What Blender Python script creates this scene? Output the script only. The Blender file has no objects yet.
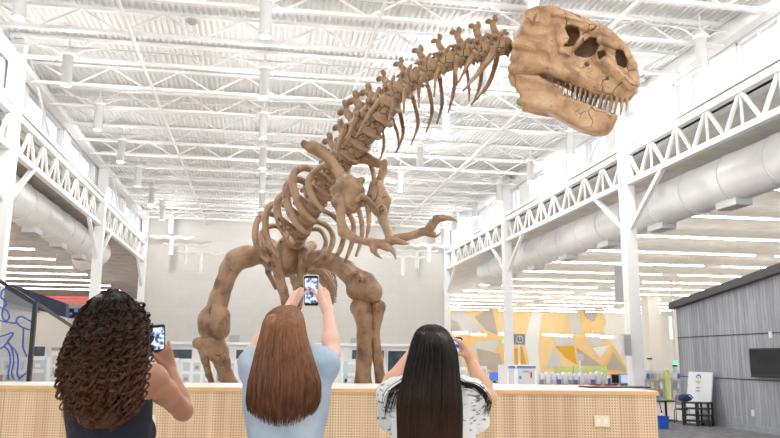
import bpy, math, random
import numpy as np
from math import pi, sin, cos, tan, atan, atan2, sqrt, radians
from mathutils import Vector, Matrix
random.seed(7); rng = np.random.default_rng(7)
SC = bpy.context.scene; COL = SC.collection
# ------------------------------------------------------------------ camera
FPX = 758.33; PIT = atan(139/FPX); YAW = atan(130*cos(PIT)/FPX); ROLL = .007
CAM = np.array([0., 0., 1.4])
Fw = np.array([sin(YAW)*cos(PIT), cos(YAW)*cos(PIT), sin(PIT)])
R0 = np.array([cos(YAW), -sin(YAW), 0.]); U0 = np.cross(R0, Fw)
Rt = cos(ROLL)*R0+sin(ROLL)*U0; Up = cos(ROLL)*U0-sin(ROLL)*R0
def P(x, y, d):            # point seen at x, y at distance d along the view axis
    return CAM+(Fw*FPX+Rt*(x-390)+Up*(219-y))*(d/FPX)
def PY(x, y, Y):           # the point on the vertical plane at Y
    r = Fw*FPX+Rt*(x-390)+Up*(219-y); return CAM+r*(Y/r[1])
def PX(x, y, X):
    r = Fw*FPX+Rt*(x-390)+Up*(219-y); return CAM+r*(X/r[0])
cd = bpy.data.cameras.new('camera'); cd.lens = 35; cd.sensor_width = 36; cd.clip_end = 300
co = bpy.data.objects.new('camera', cd); COL.objects.link(co)
m = Matrix.Identity(4)
for i in range(3):
    m[i][0] = Rt[i]; m[i][1] = Up[i]; m[i][2] = -Fw[i]; m[i][3] = CAM[i]
co.matrix_world = m; SC.camera = co
# ------------------------------------------------------------------ materials
def mat(name, col, rough=.6, metal=0., noise=0., nscale=8., bump=0., bscale=30., emit=0., ecol=None, col2=None, stretch=None, spec=None, detail=3):
    M = bpy.data.materials.new(name); M.use_nodes = True
    nt = M.node_tree; b = nt.nodes['Principled BSDF']
    c = (*col, 1)
    b.inputs['Base Color'].default_value = c
    b.inputs['Roughness'].default_value = rough; b.inputs['Metallic'].default_value = metal
    if spec is not None: b.inputs['Specular IOR Level'].default_value = spec
    tc = nt.nodes.new('ShaderNodeTexCoord'); mp = nt.nodes.new('ShaderNodeMapping')
    nt.links.new(tc.outputs['Object'], mp.inputs['Vector'])
    if stretch: mp.inputs['Scale'].default_value = stretch
    if noise or col2:
        n = nt.nodes.new('ShaderNodeTexNoise'); n.inputs['Scale'].default_value = nscale; n.inputs['Detail'].default_value = detail
        nt.links.new(mp.outputs[0], n.inputs['Vector'])
        r = nt.nodes.new('ShaderNodeValToRGB')
        c2 = col2 if col2 else tuple(v*(1-noise) for v in col)
        r.color_ramp.elements[0].position = .35; r.color_ramp.elements[1].position = .65
        r.color_ramp.elements[0].color = (*c2, 1); r.color_ramp.elements[1].color = c
        nt.links.new(n.outputs['Fac'], r.inputs[0]); nt.links.new(r.outputs[0], b.inputs['Base Color'])
    if bump:
        n2 = nt.nodes.new('ShaderNodeTexNoise'); n2.inputs['Scale'].default_value = bscale; n2.inputs['Detail'].default_value = 4
        nt.links.new(mp.outputs[0], n2.inputs['Vector'])
        bp = nt.nodes.new('ShaderNodeBump'); bp.inputs['Strength'].default_value = bump; bp.inputs['Distance'].default_value = .02
        nt.links.new(n2.outputs['Fac'], bp.inputs['Height']); nt.links.new(bp.outputs[0], b.inputs['Normal'])
    if emit:
        b.inputs['Emission Color'].default_value = (*(ecol or col), 1); b.inputs['Emission Strength'].default_value = emit
    return M
white = mat('white paint', (.84, .84, .835), .5, noise=.03, nscale=1.5)
steelw = mat('white steel', (.86, .86, .86), .4, noise=.03, nscale=2)
deckm = mat('white deck', (.80, .80, .80), .6, noise=.03, nscale=1)
ductm = mat('white duct', (.80, .80, .81), .42, noise=.03, nscale=3)
floorm = mat('beige floor', (.66, .60, .53), .45, noise=.05, nscale=2)
carpet = mat('grey carpet', (.22, .22, .23), .95, noise=.45, nscale=6, bump=.3, bscale=120)
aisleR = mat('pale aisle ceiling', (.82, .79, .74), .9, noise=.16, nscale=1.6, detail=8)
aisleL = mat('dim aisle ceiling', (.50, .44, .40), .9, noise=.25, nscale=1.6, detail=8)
creamw = mat('cream wall', (.78, .75, .68), .8, noise=.03, nscale=1)
lampm = mat('lamp diffuser', (1, 1, 1), .5, emit=12.)
lamphot = mat('lamp lens', (1, 1, 1), .5, emit=14., ecol=(1, .98, .95))
pendm = mat('pendant white', (.62, .62, .62), .45, noise=.02)
fixm = mat('fixture body', (.8, .8, .8), .5, noise=.02)
black = mat('black metal', (.010, .010, .011), .45, noise=.2, nscale=20)
darkgl = mat('dark glass', (.06, .10, .12), .15, noise=.6, nscale=1.5)
screenm = mat('tv screen', (.012, .013, .016), .12, noise=.5, nscale=2)
woodedge = mat('wood edge', (.74, .44, .20), .45, noise=.15, nscale=4, stretch=(1, 1, 12))
topm = mat('white countertop', (.84, .78, .72), .35, noise=.04, nscale=5)
navy = mat('navy panel', (.028, .036, .085), .5, noise=.4, nscale=2)
redm = mat('red lamp', (.9, .12, .1), .5, emit=.3, ecol=(1, .15, .12))
bluem = mat('blue paint', (.02, .09, .50), .4, noise=.1)
orange = mat('orange mural', (.86, .54, .19), .7, col2=(.88, .66, .34), nscale=.35)
amber = mat('amber mural', (.78, .42, .05), .7, noise=.1, nscale=.6)
taupe = mat('taupe mural', (.52, .46, .40), .7, noise=.08, nscale=.5)
lgrey = mat('light grey mural', (.66, .65, .64), .7, noise=.05, nscale=.5)
wmur = mat('white mural', (.82, .82, .80), .7, noise=.03)
lime = mat('lime green', (.66, .74, .30), .6, noise=.1)
red = mat('red plastic', (.70, .03, .03), .4, noise=.1)
shelfw = mat('white shelf', (.84, .85, .87), .5, noise=.03)
cyan = mat('pale cyan', (.42, .68, .78), .5, noise=.05)
exitg = mat('exit green', (.05, .75, .35), .4, emit=1.0, ecol=(.1, .9, .45))
blind = mat('blue plastic', (.01, .10, .55), .45, noise=.1)
papb = mat('blue cover', (.12, .22, .55), .5, noise=.3, nscale=9)
greyp = mat('grey plastic', (.32, .35, .38), .5, noise=.15, nscale=5)
scrb = mat('lit blue screen', (.05, .1, .5), .3, noise=.4, nscale=9, emit=.4, ecol=(.12, .22, .8))
ivory = mat('ivory plastic', (.80, .70, .50), .4, noise=.04)
vent = mat('vent grey', (.45, .45, .46), .6, noise=.2, nscale=60, stretch=(0, 0, 1))
skinA = mat('warm brown skin', (.42, .19, .11), .45, noise=.12, nscale=9, bump=.08, bscale=80)
skinB = mat('fair skin', (.74, .47, .36), .48, noise=.08, nscale=9, bump=.08, bscale=80)
skinC = mat('light tan skin', (.64, .36, .23), .48, noise=.08, nscale=9, bump=.08, bscale=80)
tank = mat('navy jersey', (.007, .009, .024), .85, noise=.25, nscale=30, bump=.4, bscale=25)
denim = mat('pale blue chambray', (.47, .55, .64), .85, col2=(.33, .42, .53), nscale=7, bump=1., bscale=9, detail=6)
jeans = mat('dark jeans', (.04, .06, .12), .85, noise=.3, nscale=12)
phoneb = mat('phone black', (.015, .015, .018), .3, noise=.2)
phonew = mat('phone pale case', (.80, .70, .66), .4, noise=.05)

def bone_mat(name, base, dark, light):
    M = bpy.data.materials.new(name); M.use_nodes = True; nt = M.node_tree; b = nt.nodes['Principled BSDF']
    N = nt.nodes.new; L = nt.links.new
    tc = N('ShaderNodeTexCoord')
    n1 = N('ShaderNodeTexNoise'); n1.inputs['Scale'].default_value = 5.; n1.inputs['Detail'].default_value = 7; L(tc.outputs['Object'], n1.inputs['Vector'])
    r = N('ShaderNodeValToRGB'); e = r.color_ramp.elements
    e[0].position = .34; e[0].color = (*dark, 1); e[1].position = .70; e[1].color = (*light, 1)
    k = e.new(.48); k.color = (*base, 1)
    L(n1.outputs['Fac'], r.inputs[0])
    # cracks: thin valleys of a stretched voronoi
    mp = N('ShaderNodeMapping'); mp.inputs['Scale'].default_value = (1, 1, .55); L(tc.outputs['Object'], mp.inputs['Vector'])
    v = N('ShaderNodeTexVoronoi'); v.feature = 'DISTANCE_TO_EDGE'; v.inputs['Scale'].default_value = 5.5
    nz = N('ShaderNodeTexNoise'); nz.inputs['Scale'].default_value = 9; L(tc.outputs['Object'], nz.inputs['Vector'])
    ad = N('ShaderNodeVectorMath'); ad.operation = 'MULTIPLY_ADD'; L(nz.outputs['Color'], ad.inputs[0]); ad.inputs[1].default_value = (.12, .12, .12); L(mp.outputs[0], ad.inputs[2])
    L(ad.outputs[0], v.inputs['Vector'])
    cr = N('ShaderNodeValToRGB'); cr.color_ramp.elements[0].position = .0; cr.color_ramp.elements[0].color = (1, 1, 1, 1); cr.color_ramp.elements[1].position = .022; cr.color_ramp.elements[1].color = (0, 0, 0, 1)
    L(v.outputs['Distance'], cr.inputs[0])
    n3 = N('ShaderNodeTexNoise'); n3.inputs['Scale'].default_value = 2.7; L(tc.outputs['Object'], n3.inputs['Vector'])
    r3 = N('ShaderNodeValToRGB'); r3.color_ramp.elements[0].position = .53; r3.color_ramp.elements[1].position = .63; L(n3.outputs['Fac'], r3.inputs[0])
    mk = N('ShaderNodeMath'); mk.operation = 'MULTIPLY'; L(cr.outputs[0], mk.inputs[0]); L(r3.outputs[0], mk.inputs[1])
    # pits
    v2 = N('ShaderNodeTexVoronoi'); v2.inputs['Scale'].default_value = 26; L(tc.outputs['Object'], v2.inputs['Vector'])
    p2 = N('ShaderNodeValToRGB'); p2.color_ramp.elements[0].position = .10; p2.color_ramp.elements[0].color = (1, 1, 1, 1); p2.color_ramp.elements[1].position = .2; p2.color_ramp.elements[1].color = (0, 0, 0, 1)
    L(v2.outputs['Distance'], p2.inputs[0])
    p3 = N('ShaderNodeMath'); p3.operation = 'MULTIPLY'; L(p2.outputs[0], p3.inputs[0]); p3.inputs[1].default_value = .35
    mx0 = N('ShaderNodeMath'); mx0.operation = 'MAXIMUM'; L(mk.outputs[0], mx0.inputs[0]); L(p3.outputs[0], mx0.inputs[1])
    mx = N('ShaderNodeMix'); mx.data_type = 'RGBA'; L(mx0.outputs[0], mx.inputs[0]); L(r.outputs[0], mx.inputs[6]); mx.inputs[7].default_value = (dark[0]*.25, dark[1]*.22, dark[2]*.2, 1)
    L(mx.outputs[2], b.inputs['Base Color'])
    b.inputs['Roughness'].default_value = .42
    hb = N('ShaderNodeMath'); hb.operation = 'SUBTRACT'; L(n1.outputs['Fac'], hb.inputs[0]); L(mx0.outputs[0], hb.inputs[1])
    bp = N('ShaderNodeBump'); bp.inputs['Strength'].default_value = .8; bp.inputs['Distance'].default_value = .04; L(hb.outputs[0], bp.inputs['Height']); L(bp.outputs[0], b.inputs['Normal'])
    return M
bone = bone_mat('fossil bone', (.29, .17, .092), (.155, .085, .045), (.39, .25, .145))
skullm = bone_mat('skull bone', (.45, .27, .14), (.26, .14, .07), (.56, .38, .22))
toothm = mat('tooth', (.48, .33, .19), .35, col2=(.24, .15, .09), nscale=9, bump=.2)
rodm = mat('grey rod', (.08, .09, .10), .4, metal=.6)

def wood_panel_mat():
    M = bpy.data.materials.new('perforated wood'); M.use_nodes = True; nt = M.node_tree; b = nt.nodes['Principled BSDF']
    N = nt.nodes.new; L = nt.links.new
    def mth(op, a, b_=None, c=None):
        n = N('ShaderNodeMath'); n.operation = op
        for i, q in enumerate((a, b_, c)):
            if q is None: continue
            if isinstance(q, (int, float)): n.inputs[i].default_value = q
            else: L(q, n.inputs[i])
        return n.outputs[0]
    tc = N('ShaderNodeTexCoord'); sp = N('ShaderNodeSeparateXYZ'); L(tc.outputs['Object'], sp.inputs[0])
    u = sp.outputs['X']; z = sp.outputs['Z']
    def saw(v, p): return mth('PINGPONG', mth('DIVIDE', v, p), .5)    # 0..0.5
    hx = mth('GREATER_THAN', saw(u, .0215), .26); hz = mth('GREATER_THAN', saw(z, .0215), .26)
    hole = mth('MULTIPLY', hx, hz)
    band = saw(u, .155)
    bm = mth('MULTIPLY_ADD', mth('GREATER_THAN', band, .13), .36, .32)
    n = N('ShaderNodeTexNoise'); n.inputs['Scale'].default_value = 1.; n.inputs['Detail'].default_value = 2
    mp = N('ShaderNodeMapping'); mp.inputs['Scale'].default_value = (9, 1, .6); L(tc.outputs['Object'], mp.inputs[0]); L(mp.outputs[0], n.inputs['Vector'])
    ramp = N('ShaderNodeValToRGB'); ramp.color_ramp.elements[0].position = .35; ramp.color_ramp.elements[1].position = .65
    ramp.color_ramp.elements[0].color = (.60, .415, .25, 1); ramp.color_ramp.elements[1].color = (.72, .53, .34, 1); L(n.outputs['Fac'], ramp.inputs[0])
    mx = N('ShaderNodeMix'); mx.data_type = 'RGBA'; L(mth('MULTIPLY', hole, bm), mx.inputs[0]); L(ramp.outputs[0], mx.inputs[6]); mx.inputs[7].default_value = (.13, .07, .035, 1)
    seam = mth('LESS_THAN', saw(u, 1.24), .004)
    mx2 = N('ShaderNodeMix'); mx2.data_type = 'RGBA'; L(mth('MULTIPLY', seam, .5), mx2.inputs[0]); L(mx.outputs[2], mx2.inputs[6]); mx2.inputs[7].default_value = (.25, .15, .08, 1)
    L(mx2.outputs[2], b.inputs['Base Color']); b.inputs['Roughness'].default_value = .6
    return M
perf = wood_panel_mat()
def block_mat():
    M = mat('painted block wall', (.70, .685, .66), .75); nt = M.node_tree; b = nt.nodes['Principled BSDF']
    tc = nt.nodes.new('ShaderNodeTexCoord'); mp = nt.nodes.new('ShaderNodeMapping'); mp.inputs['Rotation'].default_value = (pi/2, 0, 0)
    br = nt.nodes.new('ShaderNodeTexBrick'); br.inputs['Scale'].default_value = 1.; br.inputs['Brick Width'].default_value = .8; br.inputs['Row Height'].default_value = .4; br.inputs['Mortar Size'].default_value = .012
    br.inputs['Color1'].default_value = (.60, .585, .56, 1); br.inputs['Color2'].default_value = (.58, .565, .54, 1); br.inputs['Mortar'].default_value = (.555, .54, .515, 1)
    nt.links.new(tc.outputs['Object'], mp.inputs[0]); nt.links.new(mp.outputs[0], br.inputs['Vector']); nt.links.new(br.outputs['Color'], b.inputs['Base Color'])
    return M
blockm = block_mat()
def board_mat():
    M = mat('grey boards', (.2, .21, .22), .7); nt = M.node_tree; b = nt.nodes['Principled BSDF']; N = nt.nodes.new; L = nt.links.new
    tc = N('ShaderNodeTexCoord'); sp = N('ShaderNodeSeparateXYZ'); L(tc.outputs['Object'], sp.inputs[0])
    def mth(op, a, v):
        n = N('ShaderNodeMath'); n.operation = op; L(a, n.inputs[0]); n.inputs[1].default_value = v; return n.outputs[0]
    fl = mth('FLOOR', mth('DIVIDE', sp.outputs['Y'], .11), 0)
    wn = N('ShaderNodeTexWhiteNoise'); wn.noise_dimensions = '1D'; L(fl, wn.inputs['W'])
    mp = N('ShaderNodeMapping'); mp.inputs['Scale'].default_value = (1, 9, .7); L(tc.outputs['Object'], mp.inputs[0])
    n = N('ShaderNodeTexNoise'); n.inputs['Scale'].default_value = 3; n.inputs['Detail'].default_value = 6; L(mp.outputs[0], n.inputs['Vector'])
    a = N('ShaderNodeMath'); a.operation = 'MULTIPLY_ADD'; L(wn.outputs['Value'], a.inputs[0]); a.inputs[1].default_value = .3; L(n.outputs['Fac'], a.inputs[2])
    r = N('ShaderNodeValToRGB'); r.color_ramp.elements[0].position = .35; r.color_ramp.elements[0].color = (.24, .25, .27, 1); r.color_ramp.elements[1].position = .95; r.color_ramp.elements[1].color = (.44, .45, .48, 1); L(a.outputs[0], r.inputs[0])
    g = mth('LESS_THAN', mth('PINGPONG', mth('DIVIDE', sp.outputs['Y'], .11), .5), .05)
    mx = N('ShaderNodeMix'); mx.data_type = 'RGBA'; L(mth('MULTIPLY', g, .55), mx.inputs[0]); L(r.outputs[0], mx.inputs[6]); mx.inputs[7].default_value = (.07, .07, .08, 1)
    L(mx.outputs[2], b.inputs['Base Color']); return M
boardm = board_mat()
def glass_mat(name, tint, f=.12):
    M = bpy.data.materials.new(name); M.use_nodes = True; nt = M.node_tree; nt.nodes.clear()
    o = nt.nodes.new('ShaderNodeOutputMaterial'); t = nt.nodes.new('ShaderNodeBsdfTransparent'); t.inputs[0].default_value = (*tint, 1)
    g = nt.nodes.new('ShaderNodeBsdfGlossy'); g.inputs['Roughness'].default_value = .05; mx = nt.nodes.new('ShaderNodeMixShader'); mx.inputs[0].default_value = f
    nt.links.new(t.outputs[0], mx.inputs[1]); nt.links.new(g.outputs[0], mx.inputs[2]); nt.links.new(mx.outputs[0], o.inputs[0]); return M
winglass = glass_mat('window glass', (.95, .97, 1), .08)
railglass = glass_mat('rail glass', (.72, .73, .74), .10)
def hair_mat(name, root, tip, z0, z1, rough=.38, amount=.5):
    M = bpy.data.materials.new(name); M.use_nodes = True; nt = M.node_tree; b = nt.nodes['Principled BSDF']; N = nt.nodes.new; L = nt.links.new
    tc = N('ShaderNodeTexCoord'); g = N('ShaderNodeNewGeometry'); sp = N('ShaderNodeSeparateXYZ'); L(g.outputs['Position'], sp.inputs[0])
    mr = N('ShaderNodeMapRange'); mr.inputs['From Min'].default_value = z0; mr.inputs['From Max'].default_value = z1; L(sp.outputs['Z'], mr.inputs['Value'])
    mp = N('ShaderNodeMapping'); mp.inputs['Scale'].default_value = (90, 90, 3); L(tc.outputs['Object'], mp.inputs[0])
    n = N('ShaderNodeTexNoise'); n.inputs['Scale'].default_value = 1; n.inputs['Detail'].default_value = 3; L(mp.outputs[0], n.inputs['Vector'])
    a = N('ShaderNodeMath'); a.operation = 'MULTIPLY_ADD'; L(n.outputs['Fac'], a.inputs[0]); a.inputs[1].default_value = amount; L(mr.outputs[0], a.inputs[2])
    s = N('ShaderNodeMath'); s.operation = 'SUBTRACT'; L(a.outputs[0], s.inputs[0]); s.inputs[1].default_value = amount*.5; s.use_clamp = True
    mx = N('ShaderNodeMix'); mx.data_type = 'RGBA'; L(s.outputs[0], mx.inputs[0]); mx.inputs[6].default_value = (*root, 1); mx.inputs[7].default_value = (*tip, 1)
    L(mx.outputs[2], b.inputs['Base Color']); b.inputs['Roughness'].default_value = rough; b.inputs['Specular IOR Level'].default_value = .22; return M
def print_mat():
    M = mat('white top with grey strokes', (.70, .70, .70), .85); nt = M.node_tree; b = nt.nodes['Principled BSDF']; N = nt.nodes.new; L = nt.links.new
    tc = N('ShaderNodeTexCoord'); mp = N('ShaderNodeMapping'); mp.inputs['Scale'].default_value = (22, 22, 75); mp.inputs['Rotation'].default_value = (.3, .35, 0)
    L(tc.outputs['Object'], mp.inputs[0]); n = N('ShaderNodeTexNoise'); n.inputs['Scale'].default_value = 1; n.inputs['Detail'].default_value = 2; L(mp.outputs[0], n.inputs['Vector'])
    r = N('ShaderNodeValToRGB'); r.color_ramp.elements[0].position = .34; r.color_ramp.elements[0].color = (.16, .18, .22, 1); r.color_ramp.elements[1].position = .43; r.color_ramp.elements[1].color = (.72, .72, .72, 1)
    L(n.outputs['Fac'], r.inputs[0]); L(r.outputs[0], b.inputs['Base Color'])
    bn = N('ShaderNodeTexNoise'); bn.inputs['Scale'].default_value = 14; L(tc.outputs['Object'], bn.inputs['Vector']); bp = N('ShaderNodeBump'); bp.inputs['Strength'].default_value = .5; bp.inputs['Distance'].default_value = .02
    L(bn.outputs['Fac'], bp.inputs['Height']); L(bp.outputs[0], b.inputs['Normal'])
    return M
printm = print_mat()
# ------------------------------------------------------------------ mesh helpers
class MB:
    def __init__(s): s.v = []; s.f = []; s.n = 0
    def add(s, v, f):
        v = np.asarray(v, float).reshape(-1, 3); s.v.append(v); s.f += [tuple(i+s.n for i in q) for q in f]; s.n += len(v); return s
    def box(s, a, b, M=None):
        x0, y0, z0 = a; x1, y1, z1 = b
        v = np.array([(x0,y0,z0),(x1,y0,z0),(x1,y1,z0),(x0,y1,z0),(x0,y0,z1),(x1,y0,z1),(x1,y1,z1),(x0,y1,z1)], float)
        if M is not None: v = np.array([list(M @ Vector(q)) for q in v])
        return s.add(v, [(0,3,2,1),(4,5,6,7),(0,1,5,4),(1,2,6,5),(2,3,7,6),(3,0,4,7)])
    def bar(s, a, b, w, h=None):      # rectangular bar from a to b
        h = h or w; a = np.array(a, float); b = np.array(b, float); t = b-a; t /= np.linalg.norm(t)
        r = np.array([0, 0, 1.]) if abs(t[2]) < .9 else np.array([0, 1., 0])
        x = np.cross(t, r); x /= np.linalg.norm(x); y = np.cross(x, t)
        v = [c+x*i*w/2+y*j*h/2 for c in (a, b) for i, j in ((-1,-1),(1,-1),(1,1),(-1,1))]
        return s.add(v, [(0,1,2,3),(7,6,5,4),(0,4,5,1),(1,5,6,2),(2,6,7,3),(3,7,4,0)])
    def tube(s, path, rad, n=8, flat=None, ref=None):
        path = np.array(path, float); k = len(path)
        rad = np.full(k, rad) if np.isscalar(rad) else np.array(rad, float)
        T = np.gradient(path, axis=0); T /= np.linalg.norm(T, axis=1)[:, None]+1e-12
        x = np.cross(T[0], ref if ref is not None else ([0, 0, 1.] if abs(T[0][2]) < .9 else [1., 0, 0])); x /= np.linalg.norm(x)
        V = []
        for i in range(k):
            x = x-T[i]*(x@T[i]); x /= np.linalg.norm(x); y = np.cross(T[i], x)
            fl = 1 if flat is None else flat
            for j in range(n):
                a = 2*pi*j/n; V.append(path[i]+rad[i]*(x*cos(a)*fl+y*sin(a)))
        f = [(i*n+j, i*n+(j+1)%n, (i+1)*n+(j+1)%n, (i+1)*n+j) for i in range(k-1) for j in range(n)]
        f += [tuple(range(n-1, -1, -1)), tuple((k-1)*n+j for j in range(n))]
        return s.add(V, f)
    def lathe(s, prof, c=(0,0,0), n=16):
        V = [(c[0]+r*cos(2*pi*j/n), c[1]+r*sin(2*pi*j/n), c[2]+z) for r, z in prof for j in range(n)]
        k = len(prof); f = [(i*n+j, i*n+(j+1)%n, (i+1)*n+(j+1)%n, (i+1)*n+j) for i in range(k-1) for j in range(n)]
        f += [tuple(range(n-1, -1, -1)), tuple((k-1)*n+j for j in range(n))]
        return s.add(V, f)
    def prism(s, poly, off):      # polygon of 3D points extruded by vector off
        poly = np.array(poly, float); n = len(poly); off = np.array(off, float)
        return s.add(np.vstack([poly, poly+off]), [tuple(range(n-1, -1, -1)), tuple(range(n, 2*n))]+[(i, (i+1)%n, n+(i+1)%n, n+i) for i in range(n)])
    def mesh(s, name, smooth=False):
        me = bpy.data.meshes.new(name); me.from_pydata(np.vstack(s.v).tolist(), [], s.f); me.update()
        if smooth: me.polygons.foreach_set('use_smooth', [True]*len(me.polygons))
        return me
def npmesh(name, V, Q):
    me = bpy.data.meshes.new(name); me.vertices.add(len(V)); me.vertices.foreach_set('co', np.ascontiguousarray(V, np.float32).ravel())
    k = Q.shape[1]; me.loops.add(len(Q)*k); me.loops.foreach_set('vertex_index', np.ascontiguousarray(Q, np.int32).ravel())
    me.polygons.add(len(Q)); me.polygons.foreach_set('loop_start', np.arange(len(Q), dtype=np.int32)*k)
    me.polygons.foreach_set('use_smooth', np.ones(len(Q), bool)); me.update(calc_edges=True); me.validate(); return me
def spline(pts, n=6):
    p = np.array(pts, float); q = np.vstack([2*p[0]-p[1], p, 2*p[-1]-p[-2]]); out = []
    for i in range(1, len(q)-2):
        for t in np.linspace(0, 1, n, endpoint=False):
            out.append(.5*((2*q[i])+(-q[i-1]+q[i+1])*t+(2*q[i-1]-5*q[i]+4*q[i+1]-q[i+2])*t*t+(-q[i-1]+3*q[i]-3*q[i+1]+q[i+2])*t**3))
    out.append(q[-2]); return np.array(out)
# ------------------------------------------------------------------ object helpers
def tag(o, label=None, cat=None, group=None, kind=None):
    if label: o['label'] = label
    if cat: o['category'] = cat
    if group: o['group'] = group
    if kind: o['kind'] = kind
    return o
def obj(name, src, m, parent=None, smooth=False, label=None, world=False):
    me = src.mesh(name, smooth) if isinstance(src, MB) else src
    if not len(me.materials): me.materials.append(m)
    o = bpy.data.objects.new(name, me); COL.objects.link(o)
    if parent:
        o.parent = parent
        if world:
            r = parent; L = Vector((0, 0, 0))
            while r: L += r.location; r = r.parent
            o.location = -L
    if label: o['label'] = label
    return o
def thing(name, label, cat, loc=(0,0,0), rz=0, group=None):
    o = bpy.data.objects.new(name, None); o.empty_display_size = .1; COL.objects.link(o); o.location = Vector([float(q) for q in loc]); o.rotation_euler = (0, 0, rz)
    return tag(o, label, cat, group)
def struct(name, src, m, smooth=False): return tag(obj(name, src, m, smooth=smooth), kind='structure')
def dup(o, loc, label=None, rz=None, group=None):
    def cp(s, p):
        c = s.copy(); COL.objects.link(c); c.parent = p
        for ch in list(s.children): cp(ch, c)
        return c
    c = cp(o, None); c.location = loc
    if rz is not None: c.rotation_euler = (0, 0, rz)
    if label: c['label'] = label
    if group: c['group'] = group
    return c
def B(a, b): return MB().box(a, b)
# ------------------------------------------------------------------ SDF modelling
class Sdf:
    def __init__(s): s.p = []
    def cone(s, a, b, ra, rb, k=.02, op='+'):
        a = np.array(a, float); b = np.array(b, float); ab = b-a; L = ab@ab+1e-12
        def f(X, Y, Z):
            x = X-a[0]; y = Y-a[1]; z = Z-a[2]; t = np.clip((x*ab[0]+y*ab[1]+z*ab[2])/L, 0, 1)
            return np.sqrt((x-t*ab[0])**2+(y-t*ab[1])**2+(z-t*ab[2])**2)-(ra+(rb-ra)*t)
        r = max(ra, rb); s.p.append((f, np.minimum(a, b)-r, np.maximum(a, b)+r, k, op)); return s
    def chain(s, pts, rad, k=.02):
        for i in range(len(pts)-1): s.cone(pts[i], pts[i+1], rad[i], rad[i+1], k)
        return s
    def ell(s, c, r, k=.02, op='+', M=None):
        c = np.array(c, float); r = np.array(r, float); Mi = np.eye(3) if M is None else np.array(M).T   # M: columns = axes
        def f(X, Y, Z):
            d = np.stack([X-c[0]+0*Y+0*Z, Y-c[1]+0*X+0*Z, Z-c[2]+0*X+0*Y]); q = np.tensordot(Mi, d, 1)
            k0 = np.sqrt(sum((q[i]/r[i])**2 for i in range(3))); k1 = np.sqrt(sum((q[i]/r[i]**2)**2 for i in range(3)))+1e-9
            return k0*(k0-1)/k1
        R = r.max() if M is not None else r
        s.p.append((f, c-R, c+R, k, op)); return s
    def fn(s, f, lo, hi, k=.02, op='+'): s.p.append((f, np.array(lo, float), np.array(hi, float), k, op)); return s
    def build(s, name, res, infl=0., cut=None, noise=0., nf=6.):
        add = [q for q in s.p if q[4] == '+']; lo = np.min([q[1] for q in add], 0)-3*res-infl; hi = np.max([q[2] for q in add], 0)+3*res+infl
        n = np.ceil((hi-lo)/res).astype(int)+1; ax = [lo[i]+res*np.arange(n[i]) for i in range(3)]
        G = np.full(n, .2, np.float32)
        for f, a, b, k, op in s.p:
            pad = k+2.5*res+infl+.01; i0 = np.clip(np.floor((a-pad-lo)/res).astype(int), 0, n); i1 = np.clip(np.ceil((b+pad-lo)/res).astype(int)+1, 0, n)
            if (i1 <= i0).any(): continue
            X = ax[0][i0[0]:i1[0], None, None]; Y = ax[1][None, i0[1]:i1[1], None]; Z = ax[2][None, None, i0[2]:i1[2]]
            d = f(X, Y, Z); S = np.s_[i0[0]:i1[0], i0[1]:i1[1], i0[2]:i1[2]]; g = G[S]
            if op == '+':
                h = np.clip(.5+.5*(g-d)/k, 0, 1); G[S] = g*(1-h)+d*h-k*h*(1-h)
            else:
                d = -d; h = np.clip(.5-.5*(g-d)/k, 0, 1); G[S] = g*(1-h)+d*h+k*h*(1-h)
        G -= infl
        X = ax[0][:, None, None]; Y = ax[1][None, :, None]; Z = ax[2][None, None, :]
        if noise: G += noise*(np.sin(nf*X+1.3*np.sin(nf*.7*Z+.5))*np.sin(nf*1.13*Y+.7+np.cos(nf*.6*X))*np.sin(nf*.91*Z+2.1)+.5*np.sin(2.3*nf*X+2)*np.sin(2.1*nf*Y)*np.sin(2.5*nf*Z+1)).astype(np.float32)
        if cut is not None: G = np.maximum(G, cut(X, Y, Z).astype(np.float32))
        G[0] = G[-1] = 1; G[:, 0] = G[:, -1] = 1; G[:, :, 0] = G[:, :, -1] = 1
        return nets(name, G, lo, res)
def nets(name, G, lo, res):
    I = G < 0
    c = np.zeros(np.array(G.shape)-1, np.uint8)
    cs = [(i, j, k) for i in (0, 1) for j in (0, 1) for k in (0, 1)]
    nx, ny, nz = G.shape
    sl = lambda A, o: A[o[0]:nx-1+o[0], o[1]:ny-1+o[1], o[2]:nz-1+o[2]]
    for o in cs: c += sl(I, o)
    act = (c > 0) & (c < 8); idx = np.argwhere(act)
    vid = np.full(act.shape, -1, np.int32); vid[act] = np.arange(len(idx))
    val = {o: sl(G, o)[act] for o in cs}
    S = np.zeros((len(idx), 3)); W = np.zeros(len(idx))
    for a in cs:
        for d in range(3):
            if a[d]: continue
            b = list(a); b[d] = 1; b = tuple(b); va, vb = val[a], val[b]; m_ = (va < 0) != (vb < 0)
            t = np.where(m_, va/np.where(m_, va-vb, 1), 0); p = np.tile(np.array(a, float), (len(idx), 1)); p[:, d] += t
            S[m_] += p[m_]; W[m_] += 1
    V = lo+res*(idx+S/W[:, None])
    Q = []
    for d in range(3):
        e1, e2 = (d+1) % 3, (d+2) % 3
        A = np.moveaxis(I, (d, e1, e2), (0, 1, 2)); Vv = np.moveaxis(vid, (d, e1, e2), (0, 1, 2))
        a = A[:-1, 1:-1, 1:-1]; b = A[1:, 1:-1, 1:-1]; m_ = a != b; q = np.argwhere(m_); fl = a[m_]
        i, j, k = q[:, 0], q[:, 1]+1, q[:, 2]+1
        quad = np.stack([Vv[i, j-1, k-1], Vv[i, j, k-1], Vv[i, j, k], Vv[i, j-1, k]], 1)
        quad[~fl] = quad[~fl][:, ::-1]; Q.append(quad)
    return npmesh(name, V, np.vstack(Q))
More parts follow.
